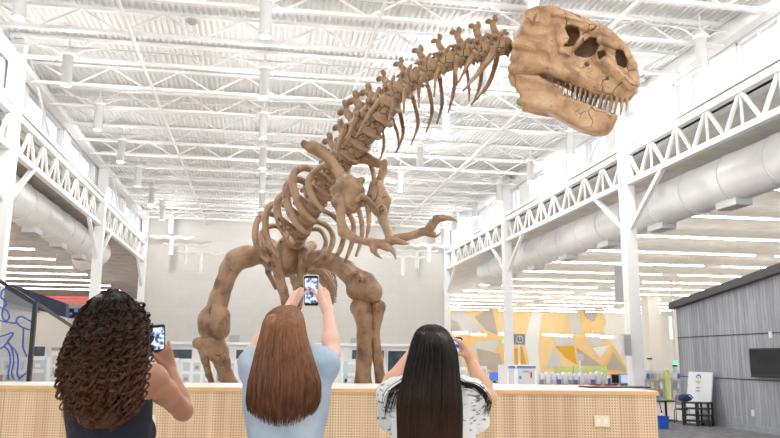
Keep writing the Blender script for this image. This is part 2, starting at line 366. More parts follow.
# ================================================================== THE SETTING
XL, XR, YB, YA = -5.25, 8.66, 35.2, 69.9
H = 1.4
struct('floor', B((-45, -4, -.2), (45, 75, 0)), floorm)
struct('carpet', B((6.2, 9.0, 0), (9.75, 23, .012)), carpet)
# hall roof deck: corrugated steel, ribs along the hall
p = .12; prof = []
x = XL-.3; zt = 7.98
while x < XR+.3:
    prof += [(x, zt), (x+.04, zt), (x+.055, zt-.035), (x+.10, zt-.035)]; x += p
V = [(a, -3, b) for a, b in prof]+[(a, YB+.3, b) for a, b in prof]; n_ = len(prof)
dk = MB().add(V, [(i, i+n_, i+1+n_, i+1) for i in range(n_-1)]); dk.box((XL-.3, -3, 8.0), (XR+.3, YB+.3, 8.3))
struct('ceiling', dk, deckm)
# walls of the high hall (clerestories) over the aisles, with real window openings
def clerestory(side, X, zb, zt_, wz0, wz1, wins, th=.2):
    mb = MB(); sgn = -1 if X < 0 else 1; x0, x1 = sorted((X, X+sgn*th))
    mb.box((x0, -3, zb), (x1, YB, wz0)); mb.box((x0, -3, wz1), (x1, YB, zt_)); y = -3
    for a, b in wins: mb.box((x0, y, wz0), (x1, a, wz1)); y = b
    mb.box((x0, y, wz0), (x1, YB, wz1)); struct('wall_'+side, mb, white)
    for i, (a, b) in enumerate(wins):
        w = MB(); t = .05
        w.box((x0+.04, a, wz0), (x1-.04, a+t, wz1)).box((x0+.04, b-t, wz0), (x1-.04, b, wz1)).box((x0+.04, a, wz0), (x1-.04, b, wz0+t)).box((x0+.04, a, wz1-t), (x1-.04, b, wz1)).box((x0+.07, (a+b)/2-.02, wz0), (x1-.07, (a+b)/2+.02, wz1))
        fr = struct('window_%d' % (i+(1 if X > 0 else 31)), w, steelw)
        obj('pane', B(((x0+x1)/2-.01, a+t, wz0+t), ((x0+x1)/2, b-t, wz1-t)), winglass, fr)
winR = [(y, y+1.25) for y in np.arange(2.1, 34, 2.3)]
winL = [(y, y+3.3) for y in (3.2, 8.6, 12.6, 17.8, 21.8, 27.0, 31.0)]
clerestory('right', XR+.2, 6.3, 8.0, 6.55, 7.45, winR)
clerestory('left', XL-.2, 6.35, 8.0, 6.6, 7.5, winL)
# back wall of the hall
bw = MB(); bw.box((XL-.2, YB, 2.05), (XR+.2, YB+.3, 8.0)); struct('wall_back', bw, blockm)
struct('trim_1', B((XL-.2, YB-.02, 6.58), (XR+.2, YB, 6.66)), blockm)
struct('trim_2', B((XL-.2, YB-.08, 1.93), (XR+.2, YB+.3, 2.05)), white)
# aisle ceilings and far walls
def slab(x0, x1, y0, y1, z0, z1, t=.3):   # z0 at x0, z1 at x1
    return MB().add([(x0,y0,z0),(x1,y0,z1),(x1,y1,z1),(x0,y1,z0),(x0,y0,z0+t),(x1,y0,z1+t),(x1,y1,z1+t),(x0,y1,z0+t)], [(0,1,2,3),(7,6,5,4),(0,4,5,1),(1,5,6,2),(2,6,7,3),(3,7,4,0)])
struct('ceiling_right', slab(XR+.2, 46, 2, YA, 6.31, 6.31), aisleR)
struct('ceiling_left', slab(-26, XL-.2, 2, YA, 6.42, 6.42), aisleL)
struct('wall_far_left', B((-26, YA, 0), (XL, YA+.3, 6.6)), creamw)
wf = MB()
fw = [(PY(645,330,YA)[0], PY(650.5,330,YA)[0]), (PY(669,330,YA)[0], PY(677,330,YA)[0])]
zw0, zw1 = PY(650,339,YA)[2], PY(650,316,YA)[2]; x = XR
wf.box((XR, YA, 0), (46, YA+.3, zw0)); wf.box((XR, YA, zw1), (46, YA+.3, 6.7))
for i, (a, b) in enumerate(fw):
    wf.box((x, YA, zw0), (a, YA+.3, zw1)); x = b
    fr = struct('window_%d' % (51+i), B((a, YA+.1, zw0), (a+.12, YA+.2, zw1)).box((b-.12, YA+.1, zw0), (b, YA+.2, zw1)), steelw)
    obj('pane', B((a+.12, YA+.14, zw0), (b-.12, YA+.16, zw1)), winglass, fr)
wf.box((x, YA, zw0), (46, YA+.3, zw1)); struct('wall_far_right', wf, creamw)
for k, px in enumerate((657, 690)):
    q = PY(px, 360, 50.); struct('trim_%d' % (5+k), B((q[0]-.45, 50, 0), (q[0]+.45, 51, 6.3)), creamw)
# mural: flat painted shapes on the far right wall
mi = [0]
def mural(name, pts, m_, lift):
    q = [PY(x, y, YA-.02-lift*.003) for x, y in pts]
    return obj(name, MB().prism(q, (0, .002, 0)), m_, mural_root, world=True)
mural_root = thing('wall_mural', 'orange, grey and white triangle mural across the far wall under the right aisle lights', 'mural', PY(530, 375, YA))
mural('mural_ground', [(448,305.5),(602,311),(606,322),(603,331),(610,341),(618,352),(628,371),(628,376),(448,376)], orange, 0)
SH = [([(458,307),(485,329),(463,336),(448,320)], lgrey), ([(474,317),(492,307.5),(498,335),(487,331)], taupe), ([(448,318),(458,322),(462,332),(448,332)], taupe),
 ([(533,308.5),(542,309),(538,350),(541,376),(531,376),(527,352),(524,342)], wmur), ([(478,341),(500,340),(495,351),(468,353)], lgrey), ([(476,348),(500,354),(505,376),(480,366)], taupe),
 ([(448,345),(460,352),(468,376),(448,376)], lgrey), ([(568,310),(579,310.4),(582,334),(571,334)], lgrey), ([(582,310.5),(599,311),(594,322),(586,318)], taupe),
 ([(552,332),(572,335),(576,345),(556,347)], lgrey), ([(555,346),(574,346),(577,365),(566,358)], amber), ([(576,347),(602,366),(580,368)], taupe),
 ([(546,368),(554,347),(563,368)], lgrey), ([(592,348),(610,345),(600,358)], wmur), ([(613,352),(627,371),(606,369)], taupe), ([(586,336),(603,331),(602,346),(590,346)], lgrey), ([(506,352),(522,346),(528,372),(512,376)], amber)]
for pts, m_ in SH: mural('mural_shape', pts, m_, 1+SH.index((pts, m_)))
# ---- posts
for s, X, zt_ in ((0, XL, 7.95), (1, XR, 7.95)):
    for k, Y in enumerate((7.6, 16.8, 26.0, 35.0) if s else (7.2, 16.25, 25.5, 35.0)):
        mb = B((X-.14, Y-.14, 0), (X+.14, Y+.14, zt_)); mb.box((X-.24, Y-.24, 0), (X+.24, Y+.24, .03))
        t = thing('steel_column', 'square white steel column of the %s arcade, %s' % ('right' if s else 'left', ['nearest the camera', 'second from the camera', 'third from the camera', 'in the back corner of the hall'][k]), 'column', (X, Y, 0))
        obj('shaft', mb, steelw, t, world=True)
# ---- long trusses of the arcades, one per bay
ys = [-1.6, 7.6, 16.8, 26.0, 35.0]
for s, X in ((0, XL), (1, XR)):
    zl, zu = 5.62, 6.34; ys = [-1.6, 7.6, 16.8, 26.0, 35.0] if s else [-1.9, 7.2, 16.25, 25.5, 35.0]
    for k in range(4):
        a, b = ys[k]+.15, ys[k+1]-.15
        t = thing('arcade_truss', 'white welded truss with zigzag web spanning the %s arcade, %s' % ('right' if s else 'left', ['bay over the camera', 'bay beside the skeleton', 'third bay', 'last bay before the back wall'][k]), 'truss', (X, a, zl))
        obj('bottom_chord', B((X-.07, a, zl-.07), (X+.07, b, zl+.05)), steelw, t, world=True)
        obj('top_chord', B((X-.08, a, zu-.05), (X+.08, b, zu+.09)), steelw, t, world=True)
        w = MB(); N = 8; st = (b-a)/N
        for i in range(N):
            y0 = a+i*st; w.bar((X, y0+.02, zu), (X, y0+st*.5, zl), .06); w.bar((X, y0+st*.5, zl), (X, y0+st-.02, zu), .06)
            w.bar((X, y0+st, zu), (X, y0+st, zl), .04)
        obj('web', w, steelw, t, world=True)
        for yy, q in ((a, 1), (b, -1)): obj('knee_brace', MB().bar((X, yy, 4.5), (X, yy+q*1.6, 5.6), .1), steelw, t, world=True)
    struct('trim_%d' % (10+s), B((X-.1, -3, 6.46), (X+.1, YB, 6.58)), steelw)
    struct('trim_%d' % (12+s), B((X-.12, -3, 7.42), (X+.12, YB, 7.56)), steelw)
# ---- roof joists
k = 0; Y = .4
while Y < 35:
    mb = MB(); z0, z1 = 7.42, 7.86
    mb.box((XL, Y-.05, z0-.03), (XR, Y+.05, z0+.03)).box((XL, Y-.05, z1-.03), (XR, Y+.05, z1+.03))
    X = XL+.2; q = 0
    while X < XR-.8:
        mb.bar((X, Y, z0 if q % 2 else z1), (X+.75, Y, z1 if q % 2 else z0), .035); X += .75; q += 1
    tag(obj('roof_joist', mb, steelw), 'slim white open web joist under the corrugated roof', 'joist', 'joists across the hall roof'); Y += 1.53
struct('trim_20', MB().bar((-2.6, -2, 7.37), (-2.6, YB, 7.37), .05), steelw); struct('trim_21', MB().bar((1.9, -2, 7.37), (1.9, YB, 7.37), .05), steelw); struct('trim_22', MB().bar((6.1, -2, 7.37), (6.1, YB, 7.37), .05), steelw)
# diagonal rods of the clerestory bracing
for s, X in ((0, XL+.05), (1, XR-.05)):
    for k in range(3):
        a, b = ys[k+1], ys[k+2]
        tag(obj('bracing_rod', MB().bar((X, a, 7.9), (X, a+2.3, 6.45), .045), steelw), 'thin white diagonal rod on the %s clerestory, %s' % ('right' if s else 'left', ['nearest', 'middle', 'farthest'][k]), 'rod')
# ---- ducts
for s, X, Z, r in ((0, -6.95, 5.72, .56), (1, 10.25, 5.38, .53)):
    t = thing('air_duct', 'big round white air duct running under the %s aisle ceiling' % ('right' if s else 'left'), 'duct', (X, 0, Z))
    Y1 = 33.6; mb = MB(); n = 28
    mb.tube([(X, -2, Z), (X, Y1, Z), (X+(.35 if s else -.35), Y1+.9, Z-.02), (X+(.9 if s else -.9), Y1+1.3, Z-.1)], r, n); obj('pipe', mb, ductm, t, smooth=True, world=True)
    y = .8
    while y < Y1-1:
        rg = MB(); rg.lathe([(r, -.03), (r+.022, -.03), (r+.022, .03), (r, .03)], n=n)
        me = rg.mesh('seam', False); me.transform(Matrix.Translation((X, y, Z)) @ Matrix.Rotation(pi/2, 4, 'X')); obj('seam_ring', me, ductm, t, world=True); y += 1.55
    y = 8.4
    while y < Y1-2:
        g = MB().box((X-.2, y, Z-r-.12), (X+.2, y+.75, Z-r+.12)); o = obj('grille_box', g, pendm, t, world=True)
        obj('grille', B((X-.15, y+.06, Z-r-.135), (X+.15, y+.69, Z-r-.12)), vent, o, world=True); y += 3.1
# ---- pendants in the hall
def pendant():
    t = thing('pendant_light', '', 'lamp', (0, 0, 7.0))
    mb = MB(); mb.lathe([(.05, .42), (.09, .40), (.105, .36), (.105, -.24), (.095, -.25), (.095, -.20), (.0, -.20)], n=20); obj('housing', mb, pendm, t, smooth=False)
    obj('lens', MB().lathe([(.0, -.215), (.085, -.215), (.085, -.20), (0, -.20)], n=20), lamphot, t)
    obj('hanger', MB().lathe([(.14, .36), (.15, .40), (.07, .52), (.02, .56), (.015, .85)], n=14), steelw, t)
    for s in (-1, 1):
        obj('conduit_arm', MB().tube(spline([(0, 0, .45), (s*.16, 0, .42), (s*.35, 0, .52), (s*.6, 0, .56), (s*.8, 0, .56)], 4), .018, 6), steelw, t)
    return t
rowsY = [3.15, 6.2, 9.25, 12.3, 15.4, 18.5, 21.6, 24.7, 27.8, 30.9, 34.0]
cols = [(-4.03, 'left'), (-.1, 'middle left'), (4.35, 'middle right'), (8.0, 'right')]
pend0 = pendant(); first = True
for X, nm in cols:
    for Y in rowsY:
        lab = 'white cylinder pendant light in the %s row under the hall roof' % nm
        if first: pend0.location = (X, Y, 7.0); pend0['label'] = lab; pend0['group'] = 'pendants of the left row'; first = False
        else: dup(pend0, (X, Y-(.9 if X == 4.35 else 0), 7.0), lab, group='pendants of the %s row' % nm)
for Y in rowsY:
    tag(obj('conduit', MB().bar((XL, Y, 7.56), (XR, Y, 7.56), .028), pendm), 'thin grey conduit across the hall joining a row of pendants', 'conduit', 'conduits between pendants')
# low hung lights near the back wall
def low_pendant(lab, g):
    t = thing('low_pendant_light', lab, 'lamp', (0, 0, 0), group=g)
    obj('housing', MB().lathe([(.05, .0), (.09, -.05), (.09, -.75), (0, -.75)], n=14), steelw, t)
    for s in (-1, 1): obj('wing', MB().tube(spline([(0, 0, 0), (s*.3, 0, .06), (s*.6, 0, .0), (s*.95, 0, .08)], 4), [.06]*12+[.03], 6), steelw, t)
    obj('cord', MB().bar((0, 0, 0), (0, 0, 1.85), .008), pendm, t); return t
lp = low_pendant('winged white light hanging low before the back wall, left cluster', 'low lights left of the skeleton'); lp0 = lp; f_ = True
for px, py, Yl in ((172, 238, 34.3), (186, 246, 32.7), (201, 254, 31.1)):
    q = PY(px, py, Yl)
    if f_: lp.location = q; f_ = False
    else: dup(lp0, q)
for px, py, Yl in ((403, 258, 31.1), (417, 252, 32.7), (429, 246, 34.3)):
    dup(lp0, PY(px, py, Yl), 'winged white light hanging low before the back wall, right cluster', group='low lights right of the skeleton')
# smoke detectors
for i, (px, py) in enumerate(((192, 22), (304, 106))):
    q = P(px, py, 1); d = q-CAM; q = CAM+d*((7.36-1.4)/d[2])
    tag(obj('smoke_detector', MB().lathe([(.05, .05), (.1, .04), (.11, 0), (.06, -.04), (0, -.04)], tuple(q), 16), vent, smooth=False), ['small round detector high at upper left of the roof', 'small round detector on the roof above the shoulders of the skeleton'][i], 'detector')
# ---- linear lights of the aisles
def linear():
    t = thing('linear_light', '', 'lamp', (0, 0, 0))
    obj('housing', B((-3.8, -.035, 0), (3.8, .035, .06)), fixm, t); obj('diffuser', B((-3.8, -.045, -.035), (3.8, .045, 0)), lampm, t)
    for x in (-3, 3): obj('wire', B((x-.006, -.006, .06), (x+.006, .006, .46)), pendm, t)
    return t
l0 = linear(); first = True
for k in range(15):
    Y = 13.6+3.9*k
    for j in range(3):
        X = 13.2+3.8+8.6*j; z = 5.845
        if k < 2 and j > 1: continue
        lab = 'long thin white light bar under the pale right aisle ceiling'
        if first: l0.location = (X, Y, z); l0['label'] = lab; l0['group'] = 'light bars of the right aisle'; first = False
        else: dup(l0, (X, Y, z), lab, group='light bars of the right aisle')
for k in range(12):
    Y = 16.5+3.3*k
    for j in range(2):
        X = -9.3-3.8-8.6*j
        c = dup(l0, (X, Y, 5.72), 'long thin white light bar under the dim left aisle ceiling', group='light bars of the left aisle')
        for w_ in c.children:
            if w_.name.startswith('wire'): w_.location = (0, 0, -.035); w_.scale = (1, 1, 1.6)
for px0, px1, py in ((453, 468, 333), (471, 486, 334.5), (499, 505, 334), (543, 557, 334.7), (558, 572, 335.6), (586, 599, 335.4), (600.5, 613, 337)):
    a = PY(px0, py, 58.); b = PY(px1, py, 58.)
    t = thing('short_light_bar', 'short white light bar hanging in front of the orange mural', 'lamp', (a+b)/2, group='short light bars before the mural')
    obj('diffuser', B((-(b-a)[0]/2, -.08, -.07), ((b-a)[0]/2, .08, .07)), lampm, t); obj('wire', B((-.01, -.01, .07), (.01, .01, 5.9-(a+b)[2]/2)), pendm, t)
# ================================================================== COUNTER
cA = np.array([PY(0,385.6,6.8)[0], 6.8]); cB = np.array([PY(659,391.2,5.62)[0], 5.62]); zc = 1.162
dirc = (cB-cA)/np.linalg.norm(cB-cA); cA = cA-dirc*1.2
Lc = np.linalg.norm(cB-cA); ang = atan2(dirc[1], dirc[0])
cr = thing('counter', 'long perforated tan wood counter with white top in front of the skeleton', 'counter', (cA[0], cA[1], 0), ang)
# depth grows to the right: back edge runs almost across the hall
def loc2(x, y):
    d = np.array([x, y])-cA; return (d@dirc, d@np.array([-dirc[1], dirc[0]]))
bl, br_ = loc2(-2.9, 7.75), loc2(cB[0]+.02, 6.95)
poly = [(0, 0), (Lc, 0), br_, bl]
ins = [(0.02, .012), (Lc-.02, .012), (br_[0]-.03, br_[1]-.03), (bl[0]+.02, bl[1]-.03)]
obj('panel', MB().prism([(a, b, 0) for a, b in ins], (0, 0, zc-.035)), perf, cr)
obj('edge_band', MB().prism([(a, b, zc-.035) for a, b in poly], (0, 0, .029)), woodedge, cr)
obj('countertop', MB().prism([(a, b, zc-.006) for a, b in ((.01, .01), (Lc-.01, .01), (br_[0]-.01, br_[1]-.01), (bl[0]+.01, bl[1]-.01))], (0, 0, .006)), topm, cr)
def plate(nm, lab, px, py, w=.116, h=.082):
    r = P(px, py, 1)-CAM; nrm = np.array([-dirc[1], dirc[0], 0]); t = ((np.array([cA[0], cA[1], 0])-CAM)@nrm)/(r@nrm); q = CAM+r*t
    l = loc2(q[0], q[1])[0]; t = thing(nm, lab, 'outlet', (cA[0]+dirc[0]*l, cA[1]+dirc[1]*l, q[2]), ang)
    obj('cover_plate', B((-w/2, -.006, -h/2), (w/2, .011, h/2)), ivory, t)
    for s in (-1, 1): obj('socket', B((s*w*.22-.015, -.009, -.02), (s*w*.22+.015, -.006, .02)), topm, t)
plate('wall_outlet', 'ivory power outlet on the counter front, right part', 602, 421)
plate('wall_outlet', 'ivory power outlet on the counter front beside the navy tank top', 150.5, 421, .08, .09)
# small dark tablet lying on the far right of the counter top
q = PY(612, 388.5, 6.35); t = thing('dark_mat', 'flat dark mat on the right end of the white counter top', 'mat', (q[0], 6.3, zc)); obj('slab', B((-.28, -.12, 0), (.28, .12, .012)), black, t)
# ================================================================== GREY ROOM ON THE RIGHT
Xn, Xf = 9.70, 9.95; Yn, Yf = 10.5, 17.1
ztop_f, ztop_n = 2.62, 3.30
gw = MB().add([(Xf,Yf,0),(Xn,Yn,0),(Xn+5,Yn,0),(Xf+5,Yf,0),(Xf,Yf,ztop_f),(Xn,Yn,ztop_n),(Xn+5,Yn,ztop_n),(Xf+5,Yf,ztop_f)], [(0,3,2,1),(4,5,6,7),(0,1,5,4),(1,2,6,5),(2,3,7,6),(3,0,4,7)])
struct('wall_grey', gw, boardm)
cap = MB().add([(Xf-.14,Yf+.1,ztop_f),(Xn-.14,Yn,ztop_n),(Xn+5,Yn,ztop_n),(Xf+5,Yf+.1,ztop_f),(Xf-.14,Yf+.1,ztop_f+.15),(Xn-.14,Yn,ztop_n+.17),(Xn+5,Yn,ztop_n+.17),(Xf+5,Yf+.1,ztop_f+.15)], [(0,3,2,1),(4,5,6,7),(0,1,5,4),(1,2,6,5),(2,3,7,6),(3,0,4,7)])
struct('trim_30', cap, mat('charcoal fascia', (.075, .07, .075), .6, noise=.2, nscale=3, stretch=(1, .3, 4)))
for i, z in enumerate((1.02, 1.93)): struct('trim_%d' % (31+i), MB().bar((Xf-.003, Yf, z), (Xn-.003, Yn, z), .012, .018), black)
struct('baseboard_right', MB().bar((Xf-.01, Yf, .06), (Xn-.01, Yn, .06), .03, .12), greyp)
def onw(px, py):
    r = P(px, py, 1)-CAM; d = np.array([Xn-Xf, Yn-Yf, 0]); nrm = np.array([d[1], -d[0], 0]); t = ((np.array([Xf, Yf, 0])-CAM)@nrm)/(r@nrm); return CAM+r*t
a, b = onw(754, 363), onw(786, 363); zt_, zb_ = onw(754, 348.5)[2], onw(754, 377)[2]
tv = thing('wall_television', 'black flat television on the grey board wall', 'television', (a[0], a[1], zb_))
def wallbox(p0, p1, z0, z1, d0, d1):
    p0 = np.array([p0[0], p0[1], 0]); p1 = np.array([p1[0], p1[1], 0]); t = (p1-p0)/np.linalg.norm(p1-p0); nn = np.array([t[1], -t[0], 0]); nn = nn if nn[0] < 0 else -nn
    return MB().prism([p0+nn*d0+[0,0,z0], p1+nn*d0+[0,0,z0], p1+nn*d1+[0,0,z0], p0+nn*d1+[0,0,z0]], (0, 0, z1-z0))
obj('frame', wallbox(a, b, zb_, zt_, .03, .09), black, tv, world=True); dd = (b-a)/np.linalg.norm(b-a)
obj('screen', wallbox(a+dd*.03, b-dd*.03, zb_+.07, zt_-.03, .085, .094), screenm, tv, world=True)
obj('wall_bracket', wallbox(a+dd*.3, b-dd*.3, zb_+.15, zt_-.15, 0, .03), black, tv, world=True)
def switch(px, py, w, h, nm, lab, cat, m_):
    q = onw(px, py); t = thing(nm, lab, cat, q); obj('cover', wallbox(q-dd*w/2, q+dd*w/2, q[2]-h/2, q[2]+h/2, -.005, .02), m_, t, world=True); obj('button', wallbox(q-dd*w/5, q+dd*w/5, q[2]-h/4, q[2]+h/4, .02, .026), topm, t, world=True)
switch(771, 334.5, .1, .13, 'thermostat', 'small pale thermostat on the grey wall above the television', 'thermostat', pendm)
switch(753.5, 413, .08, .12, 'wall_outlet', 'white power outlet low on the grey wall below the television', 'outlet', white)
def FL(px, py):
    r = P(px, py, 1)-CAM; return CAM+r*(-1.4/r[2])
# whiteboard leaning against the wall
a, b = FL(686.5, 423), FL(710.5, 426.5); wb = thing('whiteboard', 'tall white board with a round emblem leaning on the grey wall', 'whiteboard', (a+b)/2)
ax_ = (b-a)/np.linalg.norm(b-a); top = np.array([ax_[1], -ax_[0], 0]); top = top if top[0] > 0 else -top
lean = np.array([0, 0, 1.12])+top*.16
p0 = a+np.array([0, 0, .02]); p1 = b+np.array([0, 0, .02])
obj('board', MB().prism([p0, p1, p1+lean, p0+lean], -top*.03), shelfw, wb, world=True)
up_ = lean/np.linalg.norm(lean)
def onb(u, v, off=.035): return p0+(p1-p0)*u+lean*v-top*off
def disc(c, r0, r1, a0, a1, m_, nm):
    pts = [onb(c[0], c[1])+ax_*r1*cos(t)+up_*r1*sin(t) for t in np.linspace(a0, a1, 12)]+[onb(c[0], c[1])+ax_*r0*cos(t)+up_*r0*sin(t) for t in np.linspace(a1, a0, 12)]
    obj(nm, MB().prism(pts, -top*.004), m_, wb, world=True)
disc((.46, .86), .075, .11, .3, pi-.3, papb, 'emblem_arc'); disc((.46, .86), .075, .11, pi+.2, 2*pi-.2, lime, 'emblem_arc'); disc((.46, .86), .0, .045, 0, pi, cyan, 'emblem_centre'); disc((.46, .83), .0, .045, pi, 2*pi, amber, 'emblem_centre')
for v in (.68, .62): obj('text_line', MB().prism([onb(.38, v), onb(.54, v), onb(.54, v+.025), onb(.38, v+.025)], -top*.004), greyp, wb, world=True)
# rolling shelf units
def cart(px0, px1, py, lab, w, h):
    a, b = FL(px0, py), FL(px1, py+.6); c = (a+b)/2; t = thing('rolling_shelf', lab, 'cart', (c[0]-.30, c[1]-.50, 0), atan2((b-a)[1], (b-a)[0])); W = np.linalg.norm(b-a)/2; D = .26; Z = h
    for sx in (-1, 1):
        for sy in (0, 1):
            obj('post', B((sx*W-.018, sy*D-.018, .06), (sx*W+.018, sy*D+.018, Z)), black, t)
            wl = MB().lathe([(.0, -.02), (.035, -.02), (.035, .02), (0, .02)], n=12); me = wl.mesh('wheel'); me.transform(Matrix.Translation((sx*W, sy*D, .035)) @ Matrix.Rotation(pi/2, 4, 'Y')); obj('caster', me, black, t)
    for z in (.12, Z*.48, Z*.76, Z): obj('shelf', B((-W, -.02, z-.03), (W, D+.02, z)), black if z > .1 else greyp, t)
    return c, W
c1, W1 = cart(684, 697, 423.5, 'left black rolling shelf frame by the leaning whiteboard', .3, .50)
c2, W2 = cart(698.5, 709, 424.5, 'right black rolling shelf frame by the leaning whiteboard', .3, .51)
t = thing('blue_bag', 'dark blue folded bag lying on top of the left rolling shelf', 'bag', (c1[0]-.30, c1[1]-.50, .505)); s = Sdf(); s.ell((-.02, .12, .065), (.16, .11, .06), .02).ell((-.05, .1, .11), (.12, .08, .05), .02); obj('cloth', s.build('bag', .012), mat('dark blue cloth', (.035, .06, .17), .85, noise=.3, bump=.5), t)
obj('strap', MB().tube(spline([(-.15, .02, .08), (-.1, .0, .14), (.03, .0, .15), (.12, .02, .08)]), .012, 6), blind, t)
# table and chairs
q = FL(663, 421); tb = thing('work_table', 'small dark table at the corner of the tan counter', 'table', (q[0]-.05, q[1], 0))
obj('table_top', B((-.5, -.3, .45), (.2, .3, .48)), black, tb)
for x in (-.42, .14):
    obj('leg', B((x-.02, -.02, .04), (x+.02, .02, .45)), black, tb); obj('foot', B((x-.03, -.25, 0), (x+.03, .25, .04)), black, tb)
def chair(loc, rz, lab):
    t = thing('task_chair', lab, 'chair', loc, rz)
    s = Sdf().ell((0, 0, .46), (.23, .22, .035), .02); obj('seat', s.build('seat', .012), black, t)
    bk = MB(); n = 7
    pts = [(x, -.20-.05*(1-(x/.22)**2), z) for z in (.58, .92) for x in np.linspace(-.21, .21, n)]
    bk.add(pts+[(a, b-.03, c) for a, b, c in pts], [(i, i+1, n+i+1, n+i) for i in range(n-1)]+[(2*n+i, 3*n+i, 3*n+i+1, 2*n+i+1) for i in range(n-1)]+[(n+i, n+i+1, 3*n+i+1, 3*n+i) for i in range(n-1)]+[(i+1, i, 2*n+i, 2*n+i+1) for i in range(n-1)]); obj('backrest', bk, greyp, t)
    for sx in (-1, 1):
        obj('leg', MB().tube([(sx*.22, -.22, .9), (sx*.24, -.18, .5), (sx*.25, -.27, .06)], .014, 8), black, t); obj('leg', MB().tube([(sx*.24, -.15, .46), (sx*.25, .18, .44), (sx*.26, .25, .06)], .014, 8), black, t)
        for y in (-.27, .25): obj('caster', MB().lathe([(.0, 0), (.03, 0), (.035, .03), (.03, .06), (0, .06)], (sx*.255, y, 0), 10), black, t)
    t.scale = (.66, .66, .66); return t
q = FL(677, 422.5); chair((q[0]+.1, q[1]-.1, 0), 2.5, 'grey backed chair on casters between the dark table and the rolling shelves')
q = FL(667, 414); chair((q[0]-.1, q[1]+.6, 0), .2, 'dark chair behind the small dark table')
q = FL(664.5, 429.5); t = thing('recycling_bin', 'blue bin on the floor under the dark table', 'bin', (q[0], q[1]+.1, 0))
bn = MB(); W = .11
bn.add([(-W*.85,-W*.85,0),(W*.85,-W*.85,0),(W*.85,W*.85,0),(-W*.85,W*.85,0),(-W,-W,.26),(W,-W,.26),(W,W,.26),(-W,W,.26),(-W*.9,-W*.9,.26),(W*.9,-W*.9,.26),(W*.9,W*.9,.26),(-W*.9,W*.9,.26),(-W*.8,-W*.8,.02),(W*.8,-W*.8,.02),(W*.8,W*.8,.02),(-W*.8,W*.8,.02)],
 [(3,2,1,0),(0,1,5,4),(1,2,6,5),(2,3,7,6),(3,0,4,7),(4,5,9,8),(5,6,10,9),(6,7,11,10),(7,4,8,11),(8,9,13,12),(9,10,14,13),(10,11,15,14),(11,8,12,15),(12,13,14,15)])
obj('tub', bn, blind, t); obj('rim', MB().box((-W-.01, -W-.01, .245), (W+.01, -W+.005, .262)).box((-W-.01, W-.005, .245), (W+.01, W+.01, .262)), blind, t)
# ================================================================== BACKGROUND FURNITURE
def px_box(nm, x0, y0, x1, y1, Y, dep, m_, parent=None, label=None, toflo=False):
    a = PY(x0, y1, Y); b = PY(x1, y0, Y)
    mb = B((a[0], Y, 0 if toflo else a[2]), (b[0], Y+dep, b[2])); return obj(nm, mb, m_, parent, world=parent is not None, label=label)
# kiosks
for x0, x1, lab in ((507.5, 516, 'slim white kiosk with blue header, left of the wide one'), (516.5, 536.5, 'wide white kiosk with blue header strip behind the counter')):
    a = PY(x0, 388, 12.5); t = thing('kiosk', lab, 'kiosk', (a[0], 12.5, 0)); px_box('cabinet', x0, 365, x1, 388, 12.5, .5, shelfw, t, toflo=True)
    px_box('header', x0+.8, 366, x1-.8, 368.3, 12.48, .03, papb, t); px_box('front_panel', x0+2, 370, x1-2, 384, 12.485, .03, pendm, t)
    if x1-x0 > 12: px_box('badge', 519.5, 376, 521.5, 379, 12.47, .02, scrb, t); px_box('handle', 531, 372, 532, 378, 12.46, .04, red, t); px_box('slot', 523, 371, 529, 372, 12.47, .03, greyp, t)
# desk + monitors, left of the kiosks
t = thing('service_desk', 'long white desk behind the counter right of the black haired woman', 'desk', (*PY(480, 388, 20)[:2], 0)); a = PY(452, 383, 20); b = PY(537, 383, 20)
obj('desk_top', B((a[0], 19.8, .72), (b[0], 20.9, .76)), shelfw, t, world=True); obj('front_panel', B((a[0], 20, 0), (b[0], 20.04, .72)), shelfw, t, world=True)
for x in (a[0]+.05, b[0]-.05): obj('leg', B((x-.03, 20.7, 0), (x+.03, 20.8, .72)), pendm, t, world=True)
def monitor(x0, y0, x1, y1, Y, m_, lab):
    a = PY(x0, y1, Y); b = PY(x1, y0, Y); t = thing('monitor', lab, 'monitor', ((a+b)[0]/2, Y, .76)); cx = (a+b)[0]/2
    obj('bezel', B((a[0], Y, a[2]), (b[0], Y+.05, b[2])), greyp, t, world=True); obj('screen', B((a[0]+.02, Y-.01, a[2]+.03), (b[0]-.02, Y, b[2]-.02)), m_, t, world=True)
    obj('stand', B((cx-.03, Y+.05, .76), (cx+.03, Y+.09, (a+b)[2]/2)).box((cx-.12, Y-.02, .76), (cx+.12, Y+.16, .775)), black, t, world=True)
monitor(489.5, 372, 501, 381, 20.3, scrb, 'monitor with blue screen on the desk behind the counter'); monitor(470, 376, 475, 380.5, 20.2, scrb, 'small blue monitor on the desk behind the black haired woman')
q = PY(504, 385, 20.1); t = thing('desk_phone', 'black desk telephone right of the blue monitor', 'telephone', (q[0], 20.1, .76)); obj('base', MB().box((-.12, -.1, 0), (.12, .1, .07)), black, t); obj('handset', MB().tube([(-.13, -.02, .1), (-.06, -.02, .14), (.06, -.02, .14), (.13, -.02, .1)], .03, 8), black, t)
for x0, x1, y0, y1 in ((452, 458, 364, 384), (460, 467, 367, 384), (478, 487, 366, 374)):
    a = PY(x0, y1, 21.5); t = thing('display_stand', 'white display stand behind the service desk', 'stand', (a[0], 21.5, 0), group='white stands behind the service desk'); px_box('panel', x0, y0, x1, y1, 21.5, .2, shelfw, t, toflo=True); px_box('card', x0+1.2, y0+3, x1-1.2, y0+7, 21.48, .02, pendm, t)
